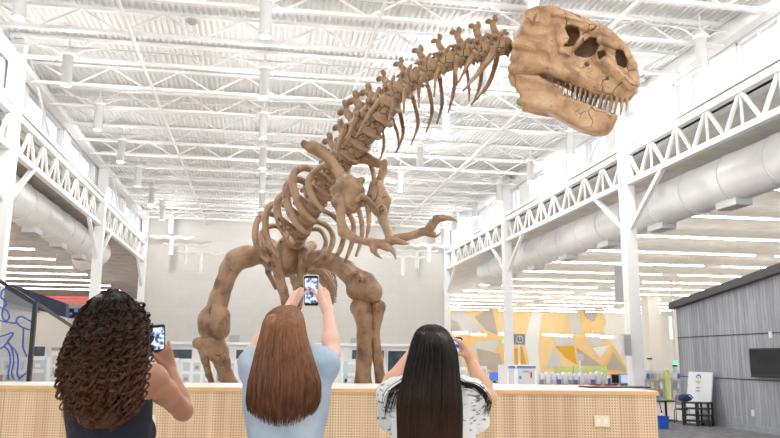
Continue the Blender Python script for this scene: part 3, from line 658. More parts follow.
# long low bookcase with red lip and a row of white book stands
a = PY(537, 386, 19); b = PY(640, 386, 19)
t = thing('low_bookcase', 'long low white bookcase with red edge behind the right counter end', 'bookcase', (a[0], 19, 0)); zb = PY(590, 386, 19)[2]
obj('case', B((a[0], 19, 0), (b[0], 19.5, zb-.02)), shelfw, t, world=True); zr = zb-.02
x = a[0]
while x < b[0]-.3: obj('red_strip', B((x+.03, 18.96, zr), (x+.38, 19.0, zr+.07)), red, t, world=True); x += .45
obj('shelf_board', B((a[0], 18.98, zr-.02), (b[0], 19.5, zr)), shelfw, t, world=True)
def book_stand(lab):
    t = thing('book_holder', lab, 'holder', (0, 0, 0), group='white holders on the low bookcase'); pr = [(-.055, 0), (.055, 0), (.055, .30), (.04, .36), (0, .385), (-.04, .36), (-.055, .30)]
    obj('holder_body', MB().prism([(x, 0, z) for x, z in pr], (0, .16, 0)), shelfw, t); return t
bs = None; i = 0; x = a[0]+.08
while x < b[0]-.75:
    if bs is None: bs = book_stand('upright white round topped holder on the low bookcase'); bs.location = (x, 19.2, zr); c = bs
    else: c = dup(bs, (x, 19.2, zr)); c.scale = (1, 1, random.uniform(.85, 1.03))
    if i % 3 != 1:
        c_ = thing('book', ['thin blue covered book standing before a white holder', 'grey covered book standing before a white holder', 'pale covered book standing before a white holder'][i % 3 if i % 5 else 1], 'book', (x+.09, 19.06, zr), group=['blue books on the low bookcase', 'grey books on the low bookcase', 'pale books on the low bookcase'][i % 3 if i % 5 else 1]); obj('cover', B((-.05, 0, 0), (.05, .03, .17+.05*random.random())), [papb, greyp, pendm][i % 3 if i % 5 else 1], c_)
    x += .155; i += 1
monitor(611.5, 374, 619, 384, 18.7, black, 'black monitor at the right end of the low bookcase'); monitor(620.5, 374, 637, 384, 18.6, mat('pale blue screen', (.3, .45, .8), .4, noise=.3, nscale=6, emit=.5, ecol=(.5, .65, 1)), 'pale blue monitor at the right end of the low bookcase')
for x0, y0, x1, y1 in ((555, 366.5, 573, 377), (574, 366, 607, 377)):
    q = PY(x0, y1, 45); t = thing('green_partition', 'lime green low partition in front of the orange mural', 'partition', (q[0], 45, 0), group='lime partitions'); px_box('panel', x0, y0, x1, y1, 45, .1, lime, t, toflo=True)
# hanging square signs
def sign(x0, y0, x1, y1, Y, lab, ring):
    a = PY(x0, y1, Y); b = PY(x1, y0, Y); t = thing('hanging_sign', lab, 'sign', ((a+b)[0]/2, Y, a[2])); cx = (a+b)[0]/2; cz = (a+b)[2]/2; w = (b-a)[0]
    obj('board', B((a[0], Y, a[2]), (b[0], Y+.05, b[2])), greyp if ring else pendm, t, world=True)
    if ring:
        me = MB().tube([(cx+w*.28*cos(k), Y-.02, cz+w*.28*sin(k)) for k in np.linspace(0, 2*pi, 20)], w*.035, 6); obj('emblem', me, shelfw, t, world=True); obj('emblem', MB().bar((cx, Y-.02, cz-w*.1), (cx, Y-.02, cz+w*.32), w*.07), shelfw, t, world=True)
    obj('pole', B((cx-.03, Y+.05, 0), (cx+.03, Y+.1, b[2])), steelw, t, world=True)
sign(514, 334, 525, 344.5, 26, 'square grey sign with a white round emblem right of the slim column', True); sign(577.5, 354, 583.5, 360.5, 26, 'small pale square sign in front of the amber triangles', False)
for x, y, Y, lab in ((627, 321.5, 22, 'green lit exit sign beside the near right column'), (505, 341.5, 40, 'green lit exit sign beside the second right column'), (675.5, 362.5, 40, 'green lit exit sign by the far windows')):
    q = PY(x, y, Y); t = thing('exit_sign', lab, 'sign', q); w = 2.4*Y/758; obj('panel', B((-w, -.04, -w*.7), (w, .04, w*.7)), exitg, t)
    if Y < 30: obj('mount', B((-.05, -.04, w*.7), (.05, .04, 5.9-q[2])).box((-.35, -.04, .6), (.1, .04, 1.7)), pendm, t)
    else: obj('mount', B((-.04, -.04, w*.7), (.04, .04, 5.9-q[2])), pendm, t)
q = PY(626, 345, 16.5); q[1] = 16.53; t = thing('hanging_speaker', 'small grey box speaker on the white column', 'speaker', q); obj('body', B((-.1, -.1, -.25), (.1, .1, .25)), pendm, t); obj('grille', B((-.08, -.12, -.22), (.08, -.1, .22)), vent, t)
# display racks at the right
for x0, x1, y0, g in ((641, 664, 371, 0), (672, 688, 371, 1)):
    a = PY(x0, 402, 24); t = thing('display_rack', ['white display rack with small covers, left of the lime post', 'white display rack with small covers, right of the lime post'][g], 'rack', (a[0], 24, 0)); px_box('back_panel', x0, y0, x1, 402, 24.2, .05, shelfw, t, toflo=True)
    for r in range(3):
        px_box('ledge', x0, y0+8+9*r, x1, y0+8.6+9*r, 24, .2, pendm, t)
        for c in range(5 if g == 0 else 3):
            xx = x0+1.5+c*4.4; tt = PY(xx, y0+8+9*r, 24.05); bk = tag(px_box('magazine', xx, y0+2.5+9*r, xx+2.8, y0+8+9*r, 24.08, .02, [shelfw, papb, greyp, pendm, ivory, taupe][(c+2*r) % 6]), 'small magazine on a ledge of the white display rack', 'magazine', 'magazines on the display racks')
q = PY(668, 400, 24); t = thing('lime_post', 'lime green upright post between the display racks', 'post', (q[0], 24, 0)); px_box('shaft', 667, 370, 669, 402, 24, .1, lime, t, toflo=True); px_box('cap', 666, 369, 670, 370, 23.98, .14, shelfw, t)
for x, y0, y1, m1, lab in ((651, 358, 371, shelfw, 'white round canister on top of the left display rack'), (676, 365, 371, cyan, 'pale teal canister on top of the right display rack')):
    q = PY(x, y1, 24.1); z1 = PY(x, y0, 24.1)[2]; t = thing('canister', lab, 'canister', (q[0], 24.15, q[2])); obj('can', MB().lathe([(0, 0), (.08, 0), (.08, z1-q[2]-.05), (0, z1-q[2]-.05)], n=14), m1, t); obj('lid', MB().lathe([(0, z1-q[2]-.05), (.085, z1-q[2]-.05), (.085, z1-q[2]), (0, z1-q[2])], n=14), black, t)
# glazing band and bookcases under the back wall
k = 2
struct('wall_lower_back', B((XL-.2, YB+.2, 0), (XR+.2, YB+.3, 1.93)), shelfw)
for x0, x1, y0, y1 in ((164, 192, 349.5, 358.5), (211, 216, 349.5, 358.5), (236, 258, 350, 358.5), (352, 362, 350, 359), (372, 384, 350.5, 359), (388, 408, 351, 377), (410, 440, 351, 372), (28, 45, 346.5, 356)):
    a = PY(x0, y1, YB-.02); b = PY(x1, y0, YB-.02); f_ = struct('window_%d' % (60+k), B((a[0]-.05, YB+.02, a[2]-.05), (b[0]+.05, YB+.2, b[2]+.05)), shelfw); k += 1
    obj('pane', B((a[0], YB-.0, a[2]), (b[0], YB+.02, b[2])), darkgl, f_)
for x0, y0, x1, y1 in ((228, 334.5, 240.5, 343.5), (350, 337, 358.5, 345.5), (331, 337, 340, 345), (51, 347, 62, 351)):
    q = PY(x0, y1, YB-.05); t = thing('wall_vent', 'grey louvred vent on the pale back wall %s' % {228: 'beside the left leg of the skeleton', 350: 'left of the right leg of the skeleton', 331: 'beside the raised arm', 51: 'left of the curly haired woman'}[x0], 'vent', q)
    px_box('frame', x0, y0, x1, y1, YB-.05, .05, pendm, t); px_box('louvre', x0+.6, y0+.6, x1-.6, y1-.6, YB-.06, .01, vent, t)
# white cases below the band
def low_case(x0, x1, y0, Y, lab, cells=3, stripe=None):
    a = PY(x0, 388, Y); t = thing('white_case', lab, 'bookcase', (a[0], Y, 0)); px_box('carcass', x0, y0, x1, 388, Y, .4, shelfw, t, toflo=True)
    zt = PY(x0, y0, Y)[2]; b = PY(x1, y0, Y); w = (b[0]-a[0])/cells
    for c in range(cells):
        for r in range(3):
            z = zt-.12-.42*r
            if z < .3: continue
            obj('compartment', B((a[0]+c*w+.06, Y-.012, z-.3), (a[0]+(c+1)*w-.06, Y, z)), pendm, t, world=True)
            if random.random() < .6: obj('door_label', B((a[0]+c*w+.12, Y-.02, z-.24), (a[0]+c*w+.12+w*.35, Y-.01, z-.12)), random.choice([papb, cyan, shelfw, greyp]), t, world=True)
    if stripe: px_box('stripe', stripe[0], y0+.5, stripe[1], 388, Y-.02, .02, cyan, t)
low_case(160, 178, 358, 30, 'white case behind the phone of the curly haired woman', 2)
low_case(180, 213, 359, 29, 'white case behind the left leg of the skeleton', 3)
low_case(214, 236, 360, 30, 'white case right of the left leg of the skeleton', 2)
low_case(341, 361, 361, 29, 'white case with pale cyan stripe beside the raised arm', 1, (343.5, 347.5))
low_case(376, 400, 372, 29, 'low white case right of the right leg of the skeleton', 2)
low_case(29, 48, 356.5, 28, 'white case with pale cyan stripe at the left behind the black post', 1, (42.5, 46.5))
low_case(48.5, 75, 352, 29, 'white case left of the curly haired woman', 2)
low_case(-8, 27, 357, 27, 'white case with blue labels behind the glass guard', 4)
for x, c in ((4, lime), (9, lime), (13, ivory), (-2, red)):
    q = PY(x, 384, 26.5); t = thing('storage_box', {4: 'green box, left one behind the glass guard', 9: 'green box, right one behind the glass guard', 13: 'ivory box behind the glass guard', -2: 'red box at the left edge behind the glass guard'}[x], 'box', (q[0], 26.5, 0)); px_box('body', x-2, 374+(x % 3), x+1.8, 388, 26.5, .3, c, t, toflo=True); px_box('lid', x-2.2, 373+(x % 3), x+2, 374+(x % 3), 26.48, .34, shelfw, t)
struct('wall_left_low', B((-26, 36.5, 0), (XL-.3, 36.8, 3.3)), creamw)
# navy bulkhead with red light strips
Yn_ = 30.
poly = [PY(x, y, Yn_) for x, y in ((-30, 283), (14, 285), (66, 303.5), (66, 317.5), (36, 309.5), (-30, 293))]
struct('trim_40', MB().prism(poly, (0, .5, 0)), navy)
struct('trim_41', MB().prism([PY(x, y, 30.2) for x, y in ((-30, 293), (36, 309.5), (36, 312), (-30, 303))], (0, .5, 0)), greyp)
for i, (x0, x1, y) in enumerate(((44, 88, 297), (54, 88, 300.3), (66, 88, 303.5))):
    q = PY(x0, y, 33); t = thing('red_light_bar', ['upper', 'middle', 'lower'][i]+' red strip light above the navy bulkhead', 'lamp', q); px_box('diffuser', x0, y-.45, x1, y+.35, 33, .1, redm, t); px_box('end_cap', x1, y-.5, x1+.5, y+.4, 33, .1, greyp, t)
q = PY(67, 318, 32); t = thing('wall_screen', 'dark screen with blue shapes right of the navy bulkhead', 'screen', q); px_box('frame', 67, 308.5, 84, 318, 32, .15, black, t); px_box('picture', 74, 309, 78, 312, 31.97, .03, scrb, t); px_box('picture', 69.5, 312.5, 72, 315, 31.97, .03, scrb, t)
px_box('wall_hanger', 67.5, 318, 84, 345, 32.2, .1, creamw)['kind'] = 'structure'
# ---- stair guard with blue line drawing
Yg = 9.6
g = thing('stair_guard', 'glass guard with blue line drawing, black post and sloping handrail at the left', 'railing', (*PY(30, 385, Yg)[:2], 0))
pl = [PY(-25, 269, Yg), PY(33.5, 305, Yg)]; zb_ = 0.
obj('glass_panel', MB().prism([(pl[0][0], Yg, 0), (pl[1][0], Yg, 0), (pl[1][0]+.03, Yg, pl[1][2]-.02), (pl[0][0], Yg, pl[0][2]-.02)], (0, .012, 0)), railglass, g, world=True)
top_ = PY(35.5, 303, Yg); bt = PY(28.5, 384, Yg); d_ = (bt-top_); bt2 = top_+d_*(top_[2]/(top_[2]-bt[2]))
obj('post', MB().bar(top_, bt2, .045, .06), black, g, world=True)
obj('handrail', MB().bar(PY(-26, 265, Yg), top_, .05, .035), black, g, world=True); obj('handrail_cap', MB().bar(PY(-26, 264.2, Yg), PY(35.5, 302.2, Yg), .03, .012), steelw, g, world=True)
obj('handrail', MB().bar(PY(36, 302.6, Yg), P(118, 357, 13.), .03, .035), black, g, world=True)
for L_ in ([(6,288),(2,291),(1,297),(4,300),(6,304),(3,308),(2,316),(6,321),(9,317),(7,311),(2,308),(-4,306)], [(-4,320),(2,321),(6,322),(12,323),(16,322.5),(17,318),(21,316.5),(26,318.5),(31,321.5)], [(17,322.5),(20,326),(27,329),(31,330)], [(23.5,328),(23,340),(23,348),(27,357)],
           [(-4,350),(4,346),(13,333),(5,335),(-4,338)], [(13,334),(9,339),(8,343),(16,352),(18,362),(17,374),(20,379)], [(4,346),(9,352),(10,362),(8,373),(9,380)], [(8,342),(12,350),(13.5,362),(11.5,372),(14,380)], [(18,380),(21,377),(26,373)]):
    obj('drawn_line', MB().tube(spline([PY(x, y, Yg-.01) for x, y in L_], 5), .0085, 6), bluem, g, smooth=True, world=True)
# ================================================================== THE SKELETON
K = 1/FPX
q = P(290, 420, 10.6); rex = thing('dinosaur_skeleton', 'tall brown tyrannosaur skeleton rearing behind the perforated wood counter', 'skeleton', (q[0], q[1], 0))
def bo(name, me, m_=None, parent=None, smooth=True, label=None): return obj(name, me, m_ or bone, parent or rex, smooth, label, world=True)
def bone_tube(name, pts, rad, flat=None, n=10, parent=None):   # pts: (x, y, d) ; rad in pixels at that distance
    w = spline([P(*p) for p in pts], 5); tt = np.linspace(0, len(pts)-1, len(w)); ds = np.interp(tt, range(len(pts)), [p[2] for p in pts])
    r = np.interp(tt, range(len(pts)), rad)*ds*K*1.08
    return bo(name, MB().tube(w, r, n, flat, ref=Fw), parent=parent)
# ---- vertebrae of the neck and back
cen = [(499,47,7.95),(482,51,8.0),(464.5,56,8.07),(447,63,8.13),(429,71,8.2),(412,82,8.28),(397,94.5,8.36),(385,109,8.44),(375,122,8.52),(364,134,8.62),(354,147,8.74),(344,160,8.86)]
spn = [(491,29),(475.5,35),(460,38.5),(445,45.5),(427,54.5),(411,60),(397.5,71),(384.5,80.5),(370,91),(358.5,103),(351,119),(339,134)]
VU = .19
def vertebra_mesh(v):
    s = Sdf(); r_ = random.Random(v); j = lambda a: a*(1+.12*(r_.random()-.5))     # x: along the spine, z: dorsal, y: side; unit = centrum length
    s.cone((-.28, 0, 0), (.28, 0, 0), j(.44), j(.44), .06); s.ell((.33, 0, -.02), (.11, .56, .58), .05); s.ell((-.33, 0, -.02), (.11, .52, .54), .05)
    s.ell((-.02, 0, .42), (.30, .30, .22), .1)
    s.cone((0, 0, .45), (-.06, 0, .85), .24, .17, .1); s.ell((-.10, 0, 1.02), (.17, .10, .34), .06); s.ell((-.30, 0, 1.36), (.17, .15, .13), .08); s.ell((.06, 0, j(1.38)), (.13, .13, .20), .06)
    for q in (-1, 1):
        s.cone((0, q*.25, .3), (-.05, q*.68, .38), .17, .11, .08); s.cone((.1, q*.2, .5), (.46, q*.26, .66), .12, .08, .06); s.cone((-.1, q*.2, .5), (-.46, q*.26, .60), .12, .08, .06)
        s.ell((0, q*.5, -.05), (.16, .14, .18), .06, '-')
    me = s.build('vertebra', .045); me.transform(Matrix.Scale(VU, 4)); return me
vms = [vertebra_mesh(v) for v in (1, 2, 3)]
def frame(o, T, D, L):      # L: size of a unit
    T = T/np.linalg.norm(T); D = D-T*(D@T); D /= np.linalg.norm(D); S = np.cross(D, T)
    M = Matrix.Identity(4)
    for i in range(3): M[i][0] = T[i]*L; M[i][1] = S[i]*L; M[i][2] = D[i]*L; M[i][3] = o[i]
    return M
C3 = [P(*c) for c in cen]
def put_vert(i, c, T, D, L, nm='vertebra'):
    o = bpy.data.objects.new(nm, vms[i % 3])
    if not vms[i % 3].materials: vms[i % 3].materials.append(bone)
    COL.objects.link(o); o.parent = rex; M = frame(c, T, D, L/VU); o.matrix_local = Matrix.Translation(-rex.location) @ M; return o
for i, c in enumerate(C3):
    T = (C3[i-1]-C3[i+1]) if 0 < i < len(C3)-1 else (C3[i]-C3[i+1] if i == 0 else C3[i-1]-C3[i])
    D = P(*spn[i], cen[i][2]+.03)-c; Ls = np.linalg.norm(T)/(2 if 0 < i < len(C3)-1 else 1)
    L = max(np.linalg.norm(D)/1.42, .175)
    put_vert(i, c, T, D, L*1.24)
# back column inside the rib cage
col_ = [(344,160,8.86),(337,172,9.0),(329,184,9.15),(321,196,9.3),(313,208,9.5),(306,220,9.7),(300,232,9.95),(294,244,10.2),(288,256,10.45)]
Cd = [P(*c) for c in col_]
for i in range(1, len(Cd)-1):
    put_vert(i, Cd[i], Cd[i-1]-Cd[i+1], (-Rt*.55+Up*.35+Fw*.75), .235)
# ---- neck ribs
near = [((493,53),(478,73),(463,91),4),((473,55),(466,68),(457,85),3.2),((457,60),(456,70),(457,86),3),((441,64),(436,76),(434,97),3),((424,74),(419,88),(419,108),3.2),((408,84),(404,96),(404,113),3.2),((395,95),(392,108),(387,126),3.4),((388,92),(373,109),(356,137),4),((372,104),(355,121),(344,150),4),((357,118),(341,137),(337,160),4)]
for i, (a, b, c, r) in enumerate(near):
    d = 7.98+.085*i; bone_tube('neck_rib', [(a[0], a[1]-5, d-.02), (a[0]-1, a[1]+2, d-.14), (*b, d-.24), (*c, d-.30)], [r*1.4, r*1.2, r*.8, r*.3], .75)
far = [((497,58),(488,85),(471,105),2.2),((482,62),(480,85),(473,103),1.9),((466,66),(469,86),(469,101),1.9),((455,72),(453,95),(448,113),2),((440,80),(442,104),(437,124),2.2),((429,90),(432,112),(426,133),2.2),((414,102),(418,124),(411,145),2.2),((400,112),(403,134),(396,153),2.2),((392,118),(398,136),(398,150),1.8),((382,130),(384,145),(380,160),2)]
for i, (a, b, c, r) in enumerate(far):
    d = 8.02+.085*i; bone_tube('neck_rib', [(a[0]-2, a[1]-5, d+.05), (*a, d+.12), (*b, d+.16), (*c, d+.08)], [r*1.3, r*1.15, r*1., r*.4], .8)
# ---- rib cage: ribs at the left of the picture (the right flank), then the other flank
ribsL = [([(338,168),(322,166),(309,180),(312,196),(325,213)],8.9,3.6),([(330,182),(306,168),(293,176),(296,196),(303,212),(315,222)],9.05,3.8),([(322,196),(300,180),(287,186),(288,206),(297,224),(309,235)],9.2,3.8),
 ([(314,208),(292,194),(278,200),(279,220),(286,235),(294,244)],9.45,3.8),([(306,220),(282,204),(268,208),(265,226),(269,243),(279,257)],9.65,3.6),([(300,232),(272,214),(259,218),(255,236),(260,252),(268,262)],9.85,3.3),([(294,240),(276,226),(262,232),(262,248),(272,262)],10.1,2.8)]
for pts, d, r in ribsL:
    n = len(pts); dd = [d]+[d-.10-.12*i for i in range(n-1)]
    bone_tube('rib', [(x, y, dd[i]) for i, (x, y) in enumerate(pts)], [r*.7]+[r]*(n-3)+[r*.9, r*.45], .8)
ribsR = [([(346,160),(362,156),(372,168),(374,190),(370,212)],9.0,3),([(340,172),(356,184),(366,202),(369,222),(366,240)],9.1,3),([(334,184),(350,196),(360,214),(362,236),(356,256)],9.25,3.2),([(326,196),(344,208),(353,222),(352,242),(345,262)],9.4,3.2),
 ([(319,208),(336,218),(344,232),(340,250),(331,263)],9.55,3.2),([(312,220),(327,226),(333,238),(328,254),(318,264)],9.75,3.2),([(306,230),(320,230),(326,242),(320,256),(308,262)],9.95,2.8)]
for pts, d, r in ribsR:
    n = len(pts); dd = [d]+[d+.12, d+.05, d-.12, d-.32][:n-1]
    bone_tube('rib', [(x, y, dd[i]) for i, (x, y) in enumerate(pts)], [r*.8]+[r]*(n-3)+[r*.9, r*.45], .8)
# ---- generic organic bone from pixel points
def org(name, parts, res=.016, noise=.004, nf=14, parent=None, subs=(), mtl=None):
    s = Sdf()
    for pts, rad, k in parts:
        s.chain([P(*p) for p in pts], [r*p[2]*K for r, p in zip(rad, pts)], k)
    for p, r, k in subs: s.ell(P(*p), [r*p[2]*K]*3, k, '-')
    return bo(name, s.build(name, res, noise=noise, nf=nf), mtl, parent)
# shoulder blades
org('shoulder_blade', [([(305,144,8.3),(312,147,8.28),(320,151,8.28),(330,160,8.26),(338,171,8.24),(344,181,8.2)],[5,6.5,6,5,5,7],.03), ([(336,190,8.2),(348,184,8.14),(359,190,8.12)],[6,9,6],.04), ([(338,192,8.18),(343,202,8.12),(352,207,8.1)],[7,9,7],.04), ([(350,196,8.12),(362,202,8.1)],[8,5],.04), ([(355,186,8.14),(362,180,8.16)],[6,3.5],.03)], .02, subs=[((343,201,7.98),2.5,.02)])
org('shoulder_blade', [([(384,163,8.75),(383,172,8.7),(379,182,8.62),(376,192,8.55)],[4.5,4,4,7],.03), ([(376,186,8.5),(374,200,8.42),(379,210,8.38)],[7,8,7],.04), ([(380,190,8.5),(386,200,8.45),(384,212,8.4)],[6,5,5],.03), ([(356,160,8.9),(366,158,8.85),(378,164,8.8)],[4,5.5,4.5],.03)], .02)
# arms
org('upper_arm', [([(339,200,8.02),(341,212,7.98),(341,222,7.94),(344,232,7.9)],[6,4.6,4.4,6.4],.02), ([(335,203,8.0),(340,208,8.0)],[4,4],.03)], .014)
org('forearm', [([(344,233,7.9),(355,239,7.8),(366,242,7.7),(371,242,7.68)],[5,3.8,3.2,4.6],.02), ([(342,228,7.92),(350,234,7.86)],[4,3.4],.02)], .012)
org('upper_arm', [([(381,210,8.3),(384,222,8.2),(388,232,8.1),(391,240,8.02)],[6,4.6,4,6],.02)], .014)
org('forearm', [([(390,241,8.0),(402,239,7.9),(416,235,7.8),(427,231,7.72)],[5,3.8,3.2,4.2],.02), ([(395,236,8.0),(410,234,7.88),(424,229,7.74)],[2.5,2,2.4],.015)], .012)
def claw(pts, rad, curv=None): bone_tube('claw', pts, rad, .7)
org('hand', [([(370,242,7.68),(380,244,7.62),(388,248,7.58)],[4.6,4.4,4],.015), ([(372,243,7.66),(374,250,7.6)],[4,3.4],.015), ([(384,243,7.64),(396,241,7.6),(404,243,7.56)],[4,3.4,2.6],.015)], .011)
claw([(387,246,7.58),(393,251,7.54),(396,260,7.5)], [4.2,3.4,.4]); claw([(373,249,7.6),(376,254,7.57),(382,259,7.54)], [3.4,2.8,.3]); claw([(402,242,7.57),(406,243.5,7.55),(410,243,7.53)], [3,2.2,.3])
org('hand', [([(426,231,7.72),(433,225,7.66),(438,219,7.62)],[4.2,4,3.6],.015), ([(436,219,7.63),(443,218,7.6)],[4,3.6],.015), ([(428,233,7.72),(434,235,7.68)],[3.2,3],.015), ([(430,225,7.7),(432,222,7.68)],[3,3],.015)], .011)
claw([(441,218.5,7.6),(450,218,7.56),(459,223,7.52)], [3.6,2.8,.3]); claw([(432,235,7.69),(437,236,7.66),(441,232,7.62)], [3,2,.3])
org('wishbone', [([(352,206,8.05),(357,200,8.0),(362,196,8.0),(368,200,8.05),(373,206,8.15)],[2.5,2.4,2.6,2.4,2.5],.02)], .012)
# pelvis
org('pelvis', [([(300,232,10.1),(288,248,10.3),(284,262,10.5)],[7,12,12],.06), ([(270,262,10.4),(288,264,10.2),(308,262,10.3)],[8,12,8],.08), ([(276,250,10.5),(266,240,10.9)],[7,5],.06), ([(300,252,10.4),(312,246,10.7)],[7,5],.06)], .03, .012, 7)
org('pubis', [([(277,258,10.1),(279,275,9.98),(283,290,9.9),(287,306,9.8)],[6.5,5,4.6,5.5],.04)], .018); org('pubis', [([(304,252,10.15),(303,268,10.0),(300,286,9.92),(297,306,9.82)],[5.5,5,4.8,5.5],.04)], .018)
org('ischium', [([(290,264,10.6),(294,282,10.9),(298,300,11.2)],[4.5,3,3],.04)], .02); org('ischium', [([(266,258,10.6),(268,272,10.8),(276,288,11.0)],[3,2.6,2.4],.04)], .02)
# hind limbs
org('femur', [([(272,259,10.3),(262,254,10.2),(248,256,10.12),(236,260,10.05),(229,270,10.0),(224,284,9.95),(219,298,9.9),(216,312,9.86)],[9,9,11,11,9.5,9,9.5,11],.05), ([(209,318,9.83),(208,330,9.8)],[11,9.5],.05), ([(221,317,9.78),(221,330,9.76)],[9.5,9.5],.04)], .022, .008, 7)
org('femur', [([(306,262,10.2),(318,259,10.15),(332,262,10.05),(346,270,9.9),(357,280,9.78)],[8,8.5,8.5,9.5,12],.05), ([(364,285,9.7),(371,292,9.66)],[14,12],.05), ([(356,290,9.72),(362,294,9.7)],[10,10],.04)], .022, .008, 7)
org('tibia', [([(212,343,9.86),(218,352,9.9),(222,362,10.0),(226,375,10.1),(232,390,10.25),(238,404,10.4),(243,417,10.5)],[13,10.5,8,7.5,9,7.5,9],.04), ([(198,343,9.84),(208,346,9.84)],[6,9],.03)], .022, .006, 8)
org('fibula', [([(204,350,9.82),(205,360,9.86),(209,375,9.98),(215,392,10.2),(236,417,10.4)],[6,3.8,3.2,3,4],.03)], .016, .003)
org('tibia', [([(361,308,9.66),(364,318,9.68),(364.5,335,9.74),(364,360,9.82),(363,384,9.9),(362,404,10.0),(362,419,10.05)],[11,8.5,7.6,7.6,8.2,7.4,9],.04)], .022, .006, 8)
org('fibula', [([(378,307,9.7),(377,318,9.72),(375,334,9.78),(378,360,9.86),(381,384,9.92),(374,418,10.0)],[8,5.4,4.6,5,5.4,4],.03)], .016, .004)
def foot(ax, ay, d, hd):
    an = P(ax, ay, d); an[2] = max(an[2], .55); c = cos(hd); s_ = sin(hd)
    mt = an.copy(); mt[0] += .34*s_; mt[1] -= .34*c; mt[2] = .16
    s = Sdf()
    for o_ in (-.09, 0, .09): s.cone(an+[o_*c*.6, o_*s_*.6, 0], mt+[o_*c*1.3, o_*s_*1.3, 0], .075, .07, .03)
    f = bo('foot', s.build('foot', .018, noise=.004))
    for o_ in (-.5, 0, .5):
        dx, dy = sin(hd+o_), -cos(hd+o_); b = mt+np.array([dx*.08, dy*.08, 0]); tip = mt+np.array([dx*.62, dy*.62, -.12]); md = mt+np.array([dx*.36, dy*.36, -.06])
        s = Sdf().chain([b, (b+md)/2+[0,0,.02], md, tip], [.07, .055, .06, .045], .015); to = bo('toe', s.build('toe', .016))
        tip2 = tip+np.array([dx*.2, dy*.2, -.035]); s = Sdf().chain([tip, tip+np.array([dx*.1, dy*.1, .02]), tip2], [.045, .035, .006], .01); bo('claw', s.build('claw', .012), parent=to)
foot(243, 417, 10.5, .1); foot(362, 419, 10.05, .35)
# tail, going back and down behind the legs
tp = spline([P(*p) for p in ((286,262,10.8),(300,264,11.6),(314,270,12.3),(324,280,13.0),(330,291,13.6),(331,304,14.2))], 5)
for i in range(1, len(tp)-1):
    T = tp[i-1]-tp[i+1]; put_vert(i, tp[i], T, Up*.8+Rt*.5, (.22-.0042*i)*1.0, 'tail_vertebra')
# ---- skull: side profile with its own width, in the plane of the picture turned toward the camera
SD = 7.55; S_ = SD*K
sk_yaw = radians(16)
def pix(pts, sc=2.92, ox=480., oy=0.): return np.array([((ox+x/sc-575)*S_/cos(sk_yaw)*.97, -(oy+y/sc-68)*S_) for x, y in pts])
Zs = -Fw; Xs = Rt*cos(sk_yaw)+Zs*sin(sk_yaw); Ws = Zs*cos(sk_yaw)-Rt*sin(sk_yaw)      # Xs: toward the snout, Ws: toward the viewer
so_ = P(575, 68, SD)-Ws*.24+Fw*0
SM = Matrix.Identity(4)
for i in range(3): SM[i][0] = Xs[i]; SM[i][1] = Up[i]; SM[i][2] = Ws[i]; SM[i][3] = so_[i]
def poly_d(poly, U, V):
    n = len(poly); d = np.full(np.broadcast(U, V).shape, 1e9); sg = np.ones(d.shape)
    for i in range(n):
        a = poly[i]; b = poly[(i+1) % n]; ex, ey = b-a; wx = U-a[0]; wy = V-a[1]; t = np.clip((wx*ex+wy*ey)/(ex*ex+ey*ey), 0, 1)
        d = np.minimum(d, (wx-t*ex)**2+(wy-t*ey)**2)
        c1 = V >= a[1]; c2 = V < b[1]; c3 = ex*wy > ey*wx
        fl = (c1 & c2 & c3) | (~c1 & ~c2 & ~c3); sg = np.where(fl, -sg, sg)
    return sg*np.sqrt(d)
def extr(poly, hw, r, inner=None):      # hw(U, V) half width; r rounding; inner(U,V): hollow half width
    def f(U, V, W):
        d2 = poly_d(poly, U+0*V, V+0*U); h = hw(U+0*V, V+0*U); qx = d2+r; qy = np.abs(W)-h+r
        o = np.minimum(np.maximum(qx, qy), 0)+np.sqrt(np.maximum(qx, 0)**2+np.maximum(qy, 0)**2)-r
        if inner is not None: o = np.maximum(o, inner(U+0*V, V+0*U)-np.abs(W)) if False else o
        return o
    return f
cranium = pix([(108,212),(92,190),(89,160),(98,128),(108,95),(120,62),(134,28),(165,11),(210,13),(262,27),(312,47),(352,66),(378,82),(404,108),(428,138),(446,172),(456,205),(458,238),(450,268),(432,290),(410,293),(385,287),(345,277),(312,262),(288,243),(262,224),(238,208),(205,203),(180,212),(150,222)])
umax, umin = cranium[:, 0].max(), cranium[:, 0].min()
def hwc(U, V):
    t = np.clip((U-umin)/(umax-umin), 0, 1); base = np.interp(t, [0, .2, .42, .6, .8, 1], [.30, .34, .29, .20, .155, .11])
    return base
s = Sdf(); s.fn(extr(cranium, hwc, .085), (*cranium.min(0), -.36), (*cranium.max(0), .36), .02)
pp = lambda x, y: pix([(x, y)])[0]
inner = pix([(235,85),(262,70),(300,82),(350,112),(400,140),(430,175),(440,205),(420,222),(390,215),(345,200),(318,212),(285,185),(240,150)])
s.fn(lambda U, V, W: np.maximum(np.maximum(poly_d(inner, U+0*V, V+0*U), .0-(W+.09)), W-hwc(U+0*V, V+0*U)+.06), (*inner.min(0), -.3), (*inner.max(0), .3), .02, '-')
def e3(x, y, w, rx, ry, rw, ang=0, k=.02, op='+'):
    c = pp(x, y); ca, sa = cos(ang), sin(ang); s.ell((c[0], c[1], w), (rx*S_/2.92, ry*S_/2.92, rw), k, op, [(ca, -sa, 0), (sa, ca, 0), (0, 0, 1)])
def rdg(a, b, w0, w1, r0, r1, k=.03, op='+'):
    a = pp(*a); b = pp(*b); s.cone((a[0], a[1], w0), (b[0], b[1], w1), r0*S_/2.92, r1*S_/2.92, k, op)
